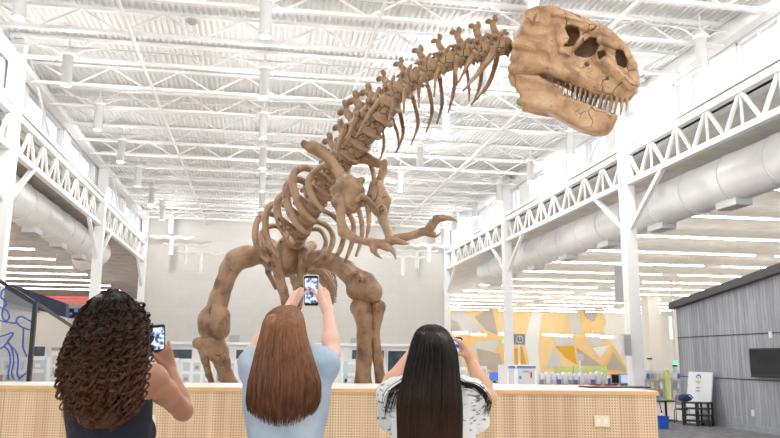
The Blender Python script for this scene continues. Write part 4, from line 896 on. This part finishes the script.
for sg in (1, -1):
    # brow, nasal roof, cheek and snout ridges
    rdg((150,40), (215,32), .26*sg, .26*sg, 22, 20); rdg((225,45), (262,60), .27*sg, .27*sg, 16, 15); rdg((262,58), (330,90), .27*sg, .2*sg, 14, 13); rdg((330,80), (400,130), .19*sg, .15*sg, 13, 13)
    rdg((400,130), (440,195), .15*sg, .11*sg, 13, 12); rdg((120,120), (205,150), .32*sg, .30*sg, 22, 17); rdg((105,195), (180,185), .30*sg, .30*sg, 20, 18); rdg((180,185), (260,215), .30*sg, .24*sg, 18, 22); rdg((260,215), (340,255), .22*sg, .17*sg, 24, 20)
    rdg((232,75), (243,130), .29*sg, .26*sg, 12, 12); rdg((243,130), (285,118), .26*sg, .25*sg, 9, 8); rdg((345,170), (430,250), .16*sg, .13*sg, 22, 20)
    # valleys behind the brow
    rdg((140,72), (205,84), .35*sg, .33*sg, 13, 8, .03, '-'); rdg((128,104), (190,116), .37*sg, .35*sg, 14, 8, .03, '-'); rdg((116,152), (165,160), .37*sg, .36*sg, 12, 7, .03, '-'); rdg((215,55), (300,75), .33*sg, .27*sg, 7, 6, .03, '-'); rdg((200,175), (290,205), .35*sg, .27*sg, 6, 7, .03, '-')
    rdg((215,100), (226,155), .33*sg, .32*sg, 11, 9, .03, '-')
    # openings
    for hp in ([(249,79),(269,72),(287,80),(291,101),(275,132),(244,140),(240,132),(255,125),(262,110),(254,93)], [(274,150),(300,121),(319,106),(339,109),(345,132),(331,160),(305,168),(277,161)], [(339,152),(359,148),(363,160),(345,175)], [(389,165),(394,143),(412,151),(424,180),(418,200),(395,192)], [(301,187),(306,179),(314,181),(318,188),(312,195),(304,194)]):
        hq = pix(hp); s.fn(lambda U, V, W, hq=hq, sg=sg: np.maximum(poly_d(hq, U+0*V, V+0*U), .04+.09*(sg < 0)-W*sg), (*hq.min(0), min(0, .4*sg)), (*hq.max(0), max(0, .4*sg)), .016, '-')
    rdg((238,150), (262,160), .30*sg, .29*sg, 8, 7, .02); rdg((297,112), (280,138), .285*sg, .28*sg, 6, 6, .015); rdg((345,118), (392,138), .2*sg, .17*sg, 9, 9, .02); rdg((232,92), (238,128), .31*sg, .30*sg, 8, 9, .02)
    # cracks
    for a, b in (((212,160),(225,140)),((216,165),(232,158)),((200,205),(212,188)),((330,205),(348,230)),((372,200),(378,220)),((384,225),(400,222)),((395,262),(408,236)),((420,275),(440,240)),((265,165),(275,145)),((345,85),(362,78)),((310,60),(320,66)),((405,270),(445,282)),((430,225),(456,238))):
        rdg(a, b, (hwc(*pp(*a))+.015)*sg, (hwc(*pp(*b))+.015)*sg, 2.6, 1.6, .008, '-')
s.cone((0, 0, 0), (0, 0, 0), 0, 0, .01) if False else None
skme = s.build('skull', .0115, noise=.005, nf=13)
sk = bpy.data.objects.new('skull', skme); skme.materials.append(skullm); COL.objects.link(sk); sk.parent = rex; sk.matrix_local = Matrix.Translation(-rex.location) @ SM; sk['label'] = 'light brown skull with dark eye socket and openings'
jaw = pix([(86,196),(84,214),(92,235),(104,248),(116,265),(124,292),(140,304),(168,308),(192,316),(226,336),(258,357),(288,374),(322,386),(352,391),(368,387),(382,372),(392,352),(398,334),(380,330),(350,326),(318,318),(292,308),(268,294),(248,278),(232,258),(214,240),(190,226),(160,224),(128,216),(106,204)])
def hwj(U, V):
    t = np.clip((U-umin)/(umax-umin), 0, 1); return np.interp(t, [0, .25, .5, .8, 1], [.29, .28, .20, .135, .10])
s = Sdf(); s.fn(extr(jaw, hwj, .05), (*jaw.min(0), -.3), (*jaw.max(0), .3), .02)
for sg in (1, -1):
    rdg((112,215), (170,225), .27*sg, .27*sg, 14, 11); rdg((170,228), (230,262), .26*sg, .22*sg, 10, 9); rdg((120,292), (190,308), .25*sg, .24*sg, 12, 12); rdg((250,285), (385,340), .18*sg, .10*sg, 9, 9)
    rdg((135,262), (190,270), .34*sg, .31*sg, 14, 8, .05, '-')
    for a, b in (((258,300),(262,312)),((270,310),(288,318)),((150,250),(170,262)),((330,350),(350,360))): rdg(a, b, (hwj(*pp(*a))+.012)*sg, (hwj(*pp(*b))+.012)*sg, 2, 1.5, .008, '-')
# open trough between the two jaw branches
trough = pix([(60,180),(60,230),(150,262),(230,300),(300,345),(345,352),(360,320),(250,180)])
s.fn(lambda U, V, W: np.maximum(poly_d(trough, U+0*V, V+0*U), np.abs(W)-hwj(U+0*V, V+0*U)+.075), (*trough.min(0), -.25), (*trough.max(0), .25), .02, '-')
jme = s.build('lower_jaw', .0115, noise=.004, nf=13); jw = bpy.data.objects.new('lower_jaw', jme); jme.materials.append(skullm); COL.objects.link(jw); jw.parent = rex; jw.matrix_local = Matrix.Translation(-rex.location) @ SM; jw['label'] = 'light brown open lower jaw'
def tooth(parent, root, tip, w0, w1, r):
    a = pp(*root); b = pp(*tip); m_ = (a+b)/2+np.array([.006, 0]); pts = [(a[0], a[1], w0), (m_[0], m_[1], (w0+w1)/2), (b[0], b[1], w1)]
    o = obj('tooth', MB().tube(spline(pts, 3), [r, r*.98, r*.92, r*.75, r*.6, r*.4, r*.08], 8, .8), toothm, parent, smooth=True)
for sg in (1, -1):
    for i, (x, y, dx, L) in enumerate(((252,222,-4,34),(266,232,-5,42),(280,242,-6,46),(294,250,-8,50),(308,257,-9,46),(322,264,-10,56),(337,270,-11,44),(351,275,-11,58),(366,280,-10,40),(380,284,-9,54),(394,287,-8,46),(408,289,-5,50),(422,288,-3,36))):
        w = (np.interp(x, [240, 330, 430], [.215, .15, .085]))*sg; tooth(sk, (x, y-6), (x+dx, y+L*.86), w, w*.98, (.0235 if i % 2 else .020))
    for i, (x, y, L) in enumerate(((226,252,20),(238,268,26),(252,282,24),(266,294,30),(281,304,24),(296,311,30),(311,318,24),(326,322,30),(341,326,22),(356,329,28),(370,331,22),(384,334,24))):
        w = (np.interp(x, [220, 300, 390], [.215, .15, .08]))*sg; tooth(jw, (x, y+5), (x+4, y-L), w, w*.97, .0175)
bone_tube('mounting_rod', [(522,46,7.75),(511,47,7.85),(499,47,7.95)], [2.6,2.6,2.6]).data.materials.clear() if False else bo('mounting_rod', MB().tube([P(530,46,7.7), P(499,47,7.95)], .03, 12), rodm, label='dark grey steel rod')
bo('mounting_rod', MB().tube(spline([P(499,47,7.95)]+[P(*c) for c in cen[1:]]+[P(*c) for c in col_[1:]], 4), .028, 10), rodm)
# ================================================================== PEOPLE
def nrm(v): v = np.array(v, float); return v/np.linalg.norm(v)
def finger(s, root, dirs, lens, r, k=.006):
    p = np.array(root, float)
    for i, (d, L) in enumerate(zip(dirs, lens)):
        q = p+nrm(d)*L; s.cone(p, q, r*(1-.1*i), r*(1-.1*(i+1)), k); p = q
def hand(s, wrist, palm_dir, across, curl, sc=1., spread=.12, thumb=None, bend=(.35, .8, .6)):
    """palm_dir: wrist to knuckles; across: toward the thumb side; curl: direction the fingers close to."""
    f = nrm(palm_dir); a = nrm(np.array(across)-f*(np.array(across)@f)); c = nrm(np.array(curl)-f*(np.array(curl)@f)-a*(np.array(curl)@a)); w = np.array(wrist, float)
    k0 = w+f*.085*sc
    for o in (-.028, -.009, .011, .030): s.cone(w+a*o*.55*sc+f*.01*sc, k0+a*o*sc, .0165*sc, .0125*sc, .012)
    for o, L, e in ((-.031, .8, -1.4), (-.011, .97, -.5), (.010, 1.03, .3), (.031, .93, 1.2)):
        ang = 0; ds = []
        for b in bend: ang += b; ds.append(f*cos(ang)+c*sin(ang)+a*spread*e*.5)
        finger(s, k0+a*o*sc, ds, [.040*L*sc, .026*L*sc, .021*L*sc], .0088*sc)
    tb = w+f*.028*sc+a*.026*sc; td = thumb if thumb is not None else nrm(f*.75+a*.6+c*.4)
    s.cone(w+f*.012*sc+a*.012*sc, tb+nrm(td)*.02*sc, .017*sc, .0125*sc, .012); finger(s, tb+nrm(td)*.02*sc, [td, nrm(np.array(td)+f*.4), nrm(np.array(td)+f*.6+c*.2)], [.026*sc, .026*sc, .02*sc], .0105*sc)
def woman(label, loc, yaw, top, shoulder_z, armsdata, skin, shirt_m, shirt_label, sleeve, headdir=None, headc=None, sc=1., skin_extra=None):
    """yaw: facing direction, 0 = straight away from the camera along the hall."""
    t = thing('person', label, 'person', (loc[0], loc[1], 0))
    F = np.array([sin(yaw), cos(yaw), 0]); R = np.array([cos(yaw), -sin(yaw), 0]); Z = np.array([0, 0, 1.]); o = np.array([loc[0], loc[1], 0.])
    def L(x, y, z): return o+R*x+F*y+Z*z
    ax = np.stack([R, F, Z], 1); hz = shoulder_z
    torso = Sdf(); hip = hz*.62
    torso.ell(L(0, 0, hip-.03), (.168, .115, .13), .05, M=ax); torso.ell(L(0, .005, hip+.14), (.132, .095, .14), .06, M=ax); torso.ell(L(0, 0, hz-.20), (.152, .105, .19), .06, M=ax)
    torso.cone(L(-.10, -.015, hz-.035), L(.10, -.015, hz-.035), .062, .062, .06); torso.ell(L(0, -.03, hz-.12), (.15, .075, .12), .05, M=ax)
    for q in (-1, 1): torso.cone(L(q*.03, 0, hz+.035), L(q*.115, -.005, hz-.02), .038, .05, .04); torso.ell(L(q*.075, .085, hz-.24), (.06, .055, .062), .04, M=ax); torso.ell(L(q*.08, -.06, hip-.10), (.09, .09, .10), .05, M=ax)
    body = Sdf(); body.p = list(torso.p)
    hd = nrm(headdir) if headdir is not None else F; hc = L(*headc) if headc is not None else L(0, .03, top-.115)
    body.cone(L(0, -.01, hz), hc-Z*.06-hd*.015, .055, .05, .03)
    hr = nrm(np.cross(hd, Z)); hu = np.cross(hr, hd); hx = np.stack([hr, hd, hu], 1)
    def HD(x, y, z): return hc+hr*x+hd*y+hu*z
    body.ell(HD(0, -.005, .02), (.073, .092, .092), .02, M=hx); body.ell(HD(0, .03, -.045), (.055, .06, .068), .03, M=hx); body.ell(HD(0, .06, -.085), (.026, .026, .024), .02, M=hx)
    body.cone(HD(0, .086, .0), HD(0, .104, -.032), .009, .013, .012); body.ell(HD(0, .086, -.062), (.023, .012, .006), .006, M=hx); body.ell(HD(0, .084, -.072), (.019, .011, .006), .006, M=hx)
    for q in (-1, 1):
        body.ell(HD(q*.032, .098, .004), (.014, .014, .011), .008, '-', M=hx); body.ell(HD(q*.074, -.005, -.015), (.009, .02, .032), .008, M=hx); body.ell(HD(q*.04, .075, -.03), (.022, .018, .02), .02, M=hx)
    # legs
    for q in (-1, 1):
        body.cone(L(q*.085, 0, hip-.08), L(q*.095, .01, hz*.335), .088, .055, .04); body.cone(L(q*.095, .01, hz*.335), L(q*.10, -.02, .085), .056, .036, .03); body.ell(L(q*.096, -.03, hz*.26), (.045, .048, .10), .03, M=ax)
        body.cone(L(q*.10, -.04, .045), L(q*.115, .13, .03), .04, .032, .03)
    arms = []
    for A in armsdata:
        sh, el, wr = [np.array(v, float) for v in (A['sh'], A['el'], A['wr'])]; arms.append((sh, el, wr))
        ra = A.get('r', 1.); q = nrm(sh-L(0, 0, hz-.06)); body.cone(sh-q*.05, sh, .055, .052*ra, .05); m1 = sh+(el-sh)*.35
        body.cone(sh, m1, .051*ra, .047*ra, .03); body.cone(m1, el, .047*ra, .037*ra, .025); m2 = el+(wr-el)*.3
        body.cone(el, m2, .037*ra, .039*ra, .02); body.cone(m2, wr, .039*ra, .024*ra, .02)
        hand(body, wr, A['palm'], A['across'], A['curl'], .95, thumb=A.get('thumb'), bend=A.get('bend', (.35, .8, .6)))
    obj('body', body.build('body', .0068), skin, t, world=True)
    # eyes
    for q in (-1, 1): obj('eye', MB().lathe([(0, -.011), (.008, -.0075), (.011, 0), (.008, .0075), (0, .011)], tuple(HD(q*.032, .083, .004)), 12), white, t, smooth=True, world=True)
    # top
    sh_ = Sdf(); sh_.p = list(torso.p); hem = hip-.04
    if sleeve == 'tank':
        def cut(X, Y, Zz):
            x = (X-o[0])*R[0]+(Y-o[1])*R[1]; y = (X-o[0])*F[0]+(Y-o[1])*F[1]
            neck = .085-np.sqrt(x**2*1.0+(np.maximum(hz+.045-Zz, 0)*.55)**2+0*y)
            arm = np.abs(x)-np.interp((Zz+0*x-hz).ravel(), [-.2, -.10, 0, .1], [.30, .150, .118, .11]).reshape((Zz+0*x).shape)
            return np.maximum(np.maximum(hem-Zz+0*x, np.where(Zz > hz-.10, neck, -1.)), arm)
        sh_.build; me = sh_.build('tank_top', .008, infl=.012, cut=cut)
    else:
        for (s0, e0, w0), A in zip(arms, armsdata):
            d = nrm(e0-s0); l = A.get('sl', .17); q = nrm(s0-L(0, 0, hz-.06)); w1 = A.get('sw', .066)
            sh_.cone(s0-q*.05, s0, .054, .053, .04); sh_.cone(s0, s0+d*l, .053, w1, .03)
            if A.get('flare'): 
                for v in A['flare']: sh_.cone(s0+d*l*.5, s0+d*l*.7+np.array(v), .05, .035, .03)
            body_end = s0+d*(l+.02)
            sh_.cone(s0+d*(l+.012), s0+d*(l+.09), w1+.035, w1+.035, .004, '-')
        def cut(X, Y, Zz):
            x = (X-o[0])*R[0]+(Y-o[1])*R[1]; y = (X-o[0])*F[0]+(Y-o[1])*F[1]
            neck = .082-np.sqrt(x**2+(y-.03)**2)+0*Zz
            return np.maximum(hem-Zz+0*x, np.where(Zz > hz+.012, neck, -1.))
        me = sh_.build('shirt', .008, infl=.011, cut=cut, noise=.005, nf=22)
    obj('tank_top' if sleeve == 'tank' else 'shirt', me, shirt_m, t, label=shirt_label, world=True)
    jn = Sdf(); jn.p = [torso.p[0], torso.p[-1], torso.p[-4]]
    for q in (-1, 1): jn.cone(L(q*.085, 0, hip-.08), L(q*.095, .01, hz*.335), .09, .062, .04); jn.cone(L(q*.095, .01, hz*.335), L(q*.10, -.02, .12), .06, .05, .03)
    obj('trousers', jn.build('trousers', .014, infl=.014, cut=lambda X, Y, Zz: np.maximum(Zz-(hip+.02), .10-Zz)+0*X+0*Y), jeans, t, world=True)
    for q in (-1, 1):
        so = Sdf().cone(L(q*.10, -.05, .05), L(q*.117, .15, .036), .05, .04, .03); obj('shoe', so.build('shoe', .009, cut=lambda X, Y, Zz: -(Zz-.002)+0*X+0*Y), white, t, world=True)
    return t, hc
def strands(name, paths, r0, sides, m_, parent, taper=.35):
    Pp = np.asarray(paths); S, N, _ = Pp.shape; T = np.gradient(Pp, axis=1); T /= np.linalg.norm(T, axis=2)[..., None]+1e-9
    a = np.cross(T, Fw); a /= np.linalg.norm(a, axis=2)[..., None]+1e-9; b = np.cross(T, a)
    r = (r0*(1-(1-taper)*np.linspace(0, 1, N)**3))[None, :, None]
    if np.ndim(r0): r = np.asarray(r0)[:, None, None]*np.ones((1, N, 1))
    V = np.stack([Pp+r*(a*cos(2*pi*j/sides)+b*sin(2*pi*j/sides)) for j in range(sides)], 2)
    i = np.arange(S)[:, None, None]*N*sides; n = np.arange(N-1)[None, :, None]*sides; j = np.arange(sides)[None, None, :]; j2 = (j+1) % sides
    Q = np.stack([i+n+j, i+n+j2, i+n+sides+j2, i+n+sides+j], -1).reshape(-1, 4)
    return obj(name, npmesh(name, V.reshape(-1, 3), Q), m_, parent, world=True)
def envelope(rows):      # rows: (y, cx, hw) in the photograph -> interpolators
    ys_ = [r[0] for r in rows]; return (lambda y: np.interp(y, ys_, [r[1] for r in rows])), (lambda y: np.interp(y, ys_, [r[2] for r in rows]))
def hair_mass(name, rows, d0, dep, m_, parent, shrink=.9):
    s = Sdf(); cx, hw = envelope(rows); y0, y1 = rows[0][0], rows[-1][0]; pts = np.linspace(y0+14, y1-14, 22)
    for a in pts:
        d = d0+dep(a)[0]; th = dep(a)[1]; c = P(cx(a), a, d); w = max(hw(a)*shrink*d*K, .01); s.ell(c, (w, max(th*shrink, .01), .04), .015, M=np.stack([np.array([cos(YAW), -sin(YAW), 0]), np.array([sin(YAW), cos(YAW), 0]), np.array([0, 0, 1.])], 1))
    return obj(name, s.build(name, .009), m_, parent, world=True)

# ---------- woman with curls, left
shz = P(113, 372, 2.95)[2]; b0 = P(113, 372, 2.95); topz = P(113, 299, 2.95)[2]
def J(x, y, d): return P(x, y, d)
hR = dict(sh=J(153, 380, 2.96), el=J(183, 411, 3.16), wr=J(170, 369, 3.29), palm=Up*.95-Rt*.35, across=-Rt*.8+Up*.2-Fw*.2, curl=-Rt*.4+Fw*.9, r=1.05, bend=(.5, .9, .6), thumb=nrm(Up*.8-Rt*.5-Fw*.35))
hL = dict(sh=J(76, 380, 3.0), el=J(72, 412, 3.2), wr=J(128, 372, 3.34), palm=Up*.8+Rt*.5, across=Rt*.7+Up*.2, curl=Rt*.3+Fw*.8, bend=(.5, .9, .6))
w1, h1 = woman('woman with long curly dark hair in navy tank top holding up a phone', (b0[0], b0[1]), .32, topz, shz+.005, [hR, hL], skinA, tank, 'navy sleeveless tank top', 'tank', headdir=Rt*.25+Fw+Up*.1)
curlm = hair_mat('curly dark hair', (.105, .042, .020), (.010, .006, .005), 1.24, 1.60, .42, 1.1)
rowsA = [(289,113,5),(293,113,17),(300,113,25),(312,113,31),(325,112.5,36),(340,109,40),(355,106,43),(370,103,42),(385,102,41),(400,102,38),(412,102,33),(422,99,24),(432,94,13)]
cx, hw = envelope(rowsA)
depA = lambda y: (np.interp(y, [288, 320, 360, 385, 432], [.02, .0, -.10, -.15, -.18]), np.interp(y, [288, 300, 330, 360, 400, 432], [.03, .10, .145, .13, .11, .06]))
hair_mass('hair_core', rowsA, 2.95, depA, curlm, w1, .80)['label'] = 'long curly dark brown hair'
def curly(n, N, kind):
    out = []
    for i in range(n):
        ph = rng.uniform(-pi, pi) if kind == 0 else rng.uniform(-pi*.95, -pi*.05); y0 = rng.uniform(289, 300) if rng.random() < .45 else rng.uniform(295, 380); L = rng.uniform(45, 110); y1 = min(y0+L, rng.uniform(392, 433)); rho = rng.uniform(.84, 1.04)+(rng.uniform(0, .14) if rng.random() < .15 else 0)
        if y1-y0 < 25: y0 = y1-30
        t = np.linspace(0, 1, N); y = y0+(y1-y0)*t; ph2 = ph+rng.normal(0, .25)*t
        dz, th = depA(y); x = cx(y)+hw(y)*rho*np.cos(ph2)*np.minimum(1, .55+t*2.); d = 2.95+dz+th*rho*np.sin(ph2)
        pts = CAM+(Fw*FPX+Rt*(x-390)[:, None]+Up*(219-y)[:, None])*(d/FPX)[:, None]
        pitch = rng.uniform(.034, .055); turns = (y1-y0)*2.95*K/pitch; rr = rng.uniform(.008, .016)*np.minimum(1, t*3+.15); a0 = rng.uniform(0, 6.3); sgn = rng.choice([-1, 1])
        pts = pts+(Rt*.6*rng.normal(0, .012)+Fw*rng.normal(0, .01))*t[:, None]
        for c_ in range(6):
            a = sgn*2*pi*turns*t+a0+c_*.16; r2 = rr*(1+rng.normal(0, .10)); off = rng.normal(0, .0016, 3)
            out.append(pts+Rt*(r2*np.cos(a))[:, None]+Fw*(r2*np.sin(a))[:, None]+Up*(r2*.5*np.sin(a+1))[:, None]+off)
    return out
strands('hair', curly(300, 84, 1)+curly(80, 84, 0), .0019, 3, curlm, w1)
def phone(label, c, wdir, hdir, w, h, case, scr_side, parent_group=None):
    """c centre; wdir, hdir unit; screen on the side scr_side"""
    t = thing('phone', label, 'phone', c); wd = nrm(wdir); hd_ = nrm(np.array(hdir)-wd*(np.array(hdir)@wd)); n = nrm(scr_side-wd*(np.array(scr_side)@wd)-hd_*(np.array(scr_side)@hd_))
    def rr(W, Hh, r): return [c+wd*(sx*(W/2-r)+r*cos(a))+hd_*(sy*(Hh/2-r)+r*sin(a)) for sx, sy, a0 in ((1,1,0),(-1,1,pi/2),(-1,-1,pi),(1,-1,1.5*pi)) for a in np.linspace(a0, a0+pi/2, 5)]
    obj('case', MB().prism([p-n*.0045 for p in rr(w, h, .01)], n*.009), case, t, world=True)
    obj('bezel', MB().prism([p+n*.0045 for p in rr(w-.004, h-.004, .009)], n*.0006), phoneb, t, world=True)
    M = mat('phone picture '+label[:12], (.5, .6, .75), .25, noise=0, emit=.0); nt = M.node_tree; b = nt.nodes['Principled BSDF']; tc = nt.nodes.new('ShaderNodeTexCoord'); nz = nt.nodes.new('ShaderNodeTexNoise'); nz.inputs['Scale'].default_value = 55; nz.inputs['Detail'].default_value = 1; r = nt.nodes.new('ShaderNodeValToRGB')
    e = r.color_ramp.elements; e[0].position = .38; e[0].color = (.04, .08, .22, 1); e[1].position = .55; e[1].color = (.62, .74, .95, 1); nt.links.new(tc.outputs['Object'], nz.inputs['Vector']); nt.links.new(nz.outputs['Fac'], r.inputs[0]); nt.links.new(r.outputs[0], b.inputs['Base Color']); nt.links.new(r.outputs[0], b.inputs['Emission Color']); b.inputs['Emission Strength'].default_value = .45
    sc_ = obj('screen', MB().prism([p+n*.0051 for p in rr(w-.011, h*.80, .006)], n*.0006), M, t, world=True)
    return t, n, wd, hd_
phone('phone in a dark case held up by the curly haired woman', P(156, 338.5, 3.27), Rt*.8+Fw*.6, Up, .078, .118, phoneb, -Fw-Rt*.0)

# ---------- woman with straight brown hair, middle
b0 = P(288, 360, 3.0); shz = P(288, 358, 3.0)[2]; topz = P(288, 311, 3.0)[2]
hR = dict(sh=J(320, 366, 3.0), el=J(332, 354, 3.24), wr=J(328, 311, 3.38), palm=Up*.9-Rt*.32+Fw*.25, across=-Rt*.8+Up*.3-Fw*.6, curl=-Rt*.75+Fw*.65, r=.93, sl=.12, sw=.053, bend=(.5, .8, .6), thumb=nrm(Up*.95-Rt*.1-Fw*.1))
hL = dict(sh=J(257, 366, 3.0), el=J(251, 356, 3.24), wr=J(288, 310, 3.38), palm=Up*.78+Rt*.45+Fw*.25, across=Rt*.8+Up*.3-Fw*.6, curl=Rt*.75+Fw*.65, r=.93, sl=.12, sw=.053, bend=(.5, .8, .6), thumb=nrm(Up*.9+Rt*.3-Fw*.1))
w2, h2 = woman('woman with long straight brown hair in pale blue shirt raising a phone', (b0[0], b0[1]), .03, topz, shz, [hR, hL], skinB, denim, 'pale blue chambray shirt with rolled sleeves', 'sleeve', headdir=Fw+Up*.1)
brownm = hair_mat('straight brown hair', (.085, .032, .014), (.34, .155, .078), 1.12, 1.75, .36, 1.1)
def straight(rows, d0, dep, n, N, yend, fray, crown, seed, phr=(-pi*1.02, .02)):
    r_ = np.random.default_rng(seed); cx, hw = envelope(rows); out = []
    for i in range(n):
        ph = r_.uniform(*phr); rho = r_.uniform(.93, 1.02)+(.02*r_.random() if r_.random() < .1 else 0); y0 = crown+abs(r_.normal(0, 2.)); y1 = yend-fray*1.1*abs(np.cos(ph))**2.5+r_.uniform(-fray*.55, fray*.25)+(r_.uniform(-18, 0) if r_.random() < .12 else 0)
        t = np.linspace(0, 1, N); y = y0+(y1-y0)*t; dz, th = dep(y); wv = .018*np.sin(6*t+r_.uniform(0, 6))*t
        x = cx(y)+hw(y)*(rho*np.cos(ph+wv+r_.normal(0, .04)*t)); d = d0+dz+th*rho*np.sin(ph+wv)
        out.append(CAM+(Fw*FPX+Rt*(x-390)[:, None]+Up*(219-y)[:, None])*(d/FPX)[:, None])
    return out
rowsB = [(304.5,287,2),(306,287,8),(309,286,13),(314,284.5,17.5),(322,283.5,20.5),(335,283,23),(353,283,28),(368,283.5,32),(382,284,36),(400,283,37),(412,282,34),(428,281,29)]
depB = lambda y: (np.interp(y, [304, 325, 345, 365, 385, 428], [.03, .0, -.055, -.115, -.15, -.165]), np.interp(y, [304, 309, 325, 345, 365, 385, 428], [.02, .075, .115, .10, .07, .055, .04]))
hair_mass('hair_core', rowsB[1:-1]+[(420,281,28)], 3.0, depB, brownm, w2, .88)['label'] = 'long straight brown hair'
strands('hair', straight(rowsB, 3.0, depB, 1500, 26, 424, 14, 305, 3), .0017, 3, brownm, w2)
phone('phone in a pale case held high by the brown haired woman', P(311.3, 290.5, 3.40), Rt, Up-Fw*.06, .068, .140, phonew, -Fw)

# ---------- woman with black hair, right
b0 = P(432, 395, 3.0); shz = P(433, 388, 3.0)[2]; topz = P(431, 331, 3.0)[2]
hR = dict(sh=J(464, 398, 3.0), el=J(488, 398, 3.17), wr=J(470, 359, 3.32), palm=Up*.85-Rt*.5+Fw*.1, across=-Rt*.3+Up*.6-Fw*.5, curl=-Rt*.7+Fw*.7, r=.95, sl=.11, sw=.058, bend=(.5, .9, .7), thumb=nrm(-Rt*.9+Up*.05-Fw*.3), flare=[-Up*.09+Rt*.02, -Up*.07-Rt*.02, -Up*.09-Fw*.03])
hL = dict(sh=J(400, 398, 3.0), el=J(384, 394, 3.17), wr=J(413, 352, 3.32), palm=Up*.75+Rt*.6, across=Rt*.3+Up*.6-Fw*.5, curl=Rt*.7+Fw*.7, r=.95, sl=.11, sw=.058, bend=(.5, .9, .7), flare=[-Up*.09-Rt*.02, -Up*.07+Rt*.02, -Up*.09-Fw*.03])
w3, h3 = woman('woman with long black hair in white patterned top holding a phone sideways', (b0[0], b0[1]), -.02, topz, shz, [hR, hL], skinC, printm, 'white short sleeved top with grey strokes', 'sleeve', headdir=Fw+Up*.1)
blackm = hair_mat('straight black hair', (.055, .024, .014), (.005, .004, .0038), 1.05, 1.40, .30, .8)
rowsC = [(324,431,2),(326,431,9),(329,431.5,14),(334,432,17.5),(342,432.5,21),(352,433,24),(366,432,26.5),(380,431,28.5),(392,430,31),(405,429.5,32.5),(438,430,32),(470,430,30)]
depC = lambda y: (np.interp(y, [324, 345, 362, 380, 400, 470], [.03, .0, -.055, -.115, -.15, -.17]), np.interp(y, [324, 328, 345, 362, 380, 400, 470], [.02, .075, .115, .10, .07, .055, .04]))
hair_mass('hair_core', rowsC[1:], 3.0, depC, blackm, w3, .88)['label'] = 'long straight black hair'
loose = []
for k in range(26):
    j_ = rng.normal(0, 1.6, 2); sp = spline([P(452+j_[0]*.5, 372, 2.93), P(461+j_[0], 383+j_[1], 2.9), P(474+j_[0], 386+j_[1], 2.92), P(484+j_[0], 394+j_[1], 2.94), P(488.5+j_[0], 404+j_[1], 2.95), P(485+j_[0], 411+j_[1]+rng.uniform(-3, 5), 2.95)], 5); loose.append(sp)
    sp = spline([P(412+j_[0], 372, 2.93), P(404+j_[0], 382+j_[1], 2.88), P(396+j_[0]*1.5, 388+j_[1], 2.88), P(391+j_[0]*2, 396+j_[1], 2.9), P(389+j_[0]*2, 404, 2.9), P(387+j_[0]*2, 410+rng.uniform(-3, 8), 2.9)], 5); loose.append(sp)
ln = [np.stack([np.interp(np.linspace(0, len(q)-1, 26), range(len(q)), q[:, c]) for c in range(3)], 1) for q in loose]
strands('hair', straight(rowsC, 3.0, depC, 1500, 26, 470, 14, 324.5, 4)+ln, .0017, 3, blackm, w3)
phone('phone held sideways by the black haired woman', P(446, 345, 3.34), Rt, Up, .145, .070, phoneb, -Fw)
# ================================================================== LIGHT
w = bpy.data.worlds.new('world'); SC.world = w; w.use_nodes = True
bg = w.node_tree.nodes['Background']; bg.inputs[0].default_value = (.97, .985, 1, 1); bg.inputs[1].default_value = 1.0
def area(nm, loc, size, size_y, power, rot=(0,0,0), col=(1, .98, .95)):
    l = bpy.data.lights.new(nm, 'AREA'); l.shape = 'RECTANGLE'; l.size = size; l.size_y = size_y; l.energy = power; l.color = col
    o = bpy.data.objects.new(nm, l); COL.objects.link(o); o.location = loc; o.rotation_euler = rot; return o
for Y in (3.15, 9.25, 15.4, 21.6, 27.8, 33.0):
    for X in (-4.03, -.1, 4.2, 8.0):
        l = bpy.data.lights.new('pendant_lamp', 'POINT'); l.energy = 150 if Y < 20 else (110 if Y < 25 else 70); l.shadow_soft_size = .12; l.color = (1, .985, .965)
        o = bpy.data.objects.new('pendant_lamp', l); COL.objects.link(o); o.location = (X, Y, 6.74)
SC.view_settings.view_transform = 'Standard'; SC.view_settings.look = 'None'; SC.view_settings.gamma = 1; SC.view_settings.use_curve_mapping = False
SC.view_settings.exposure = .56
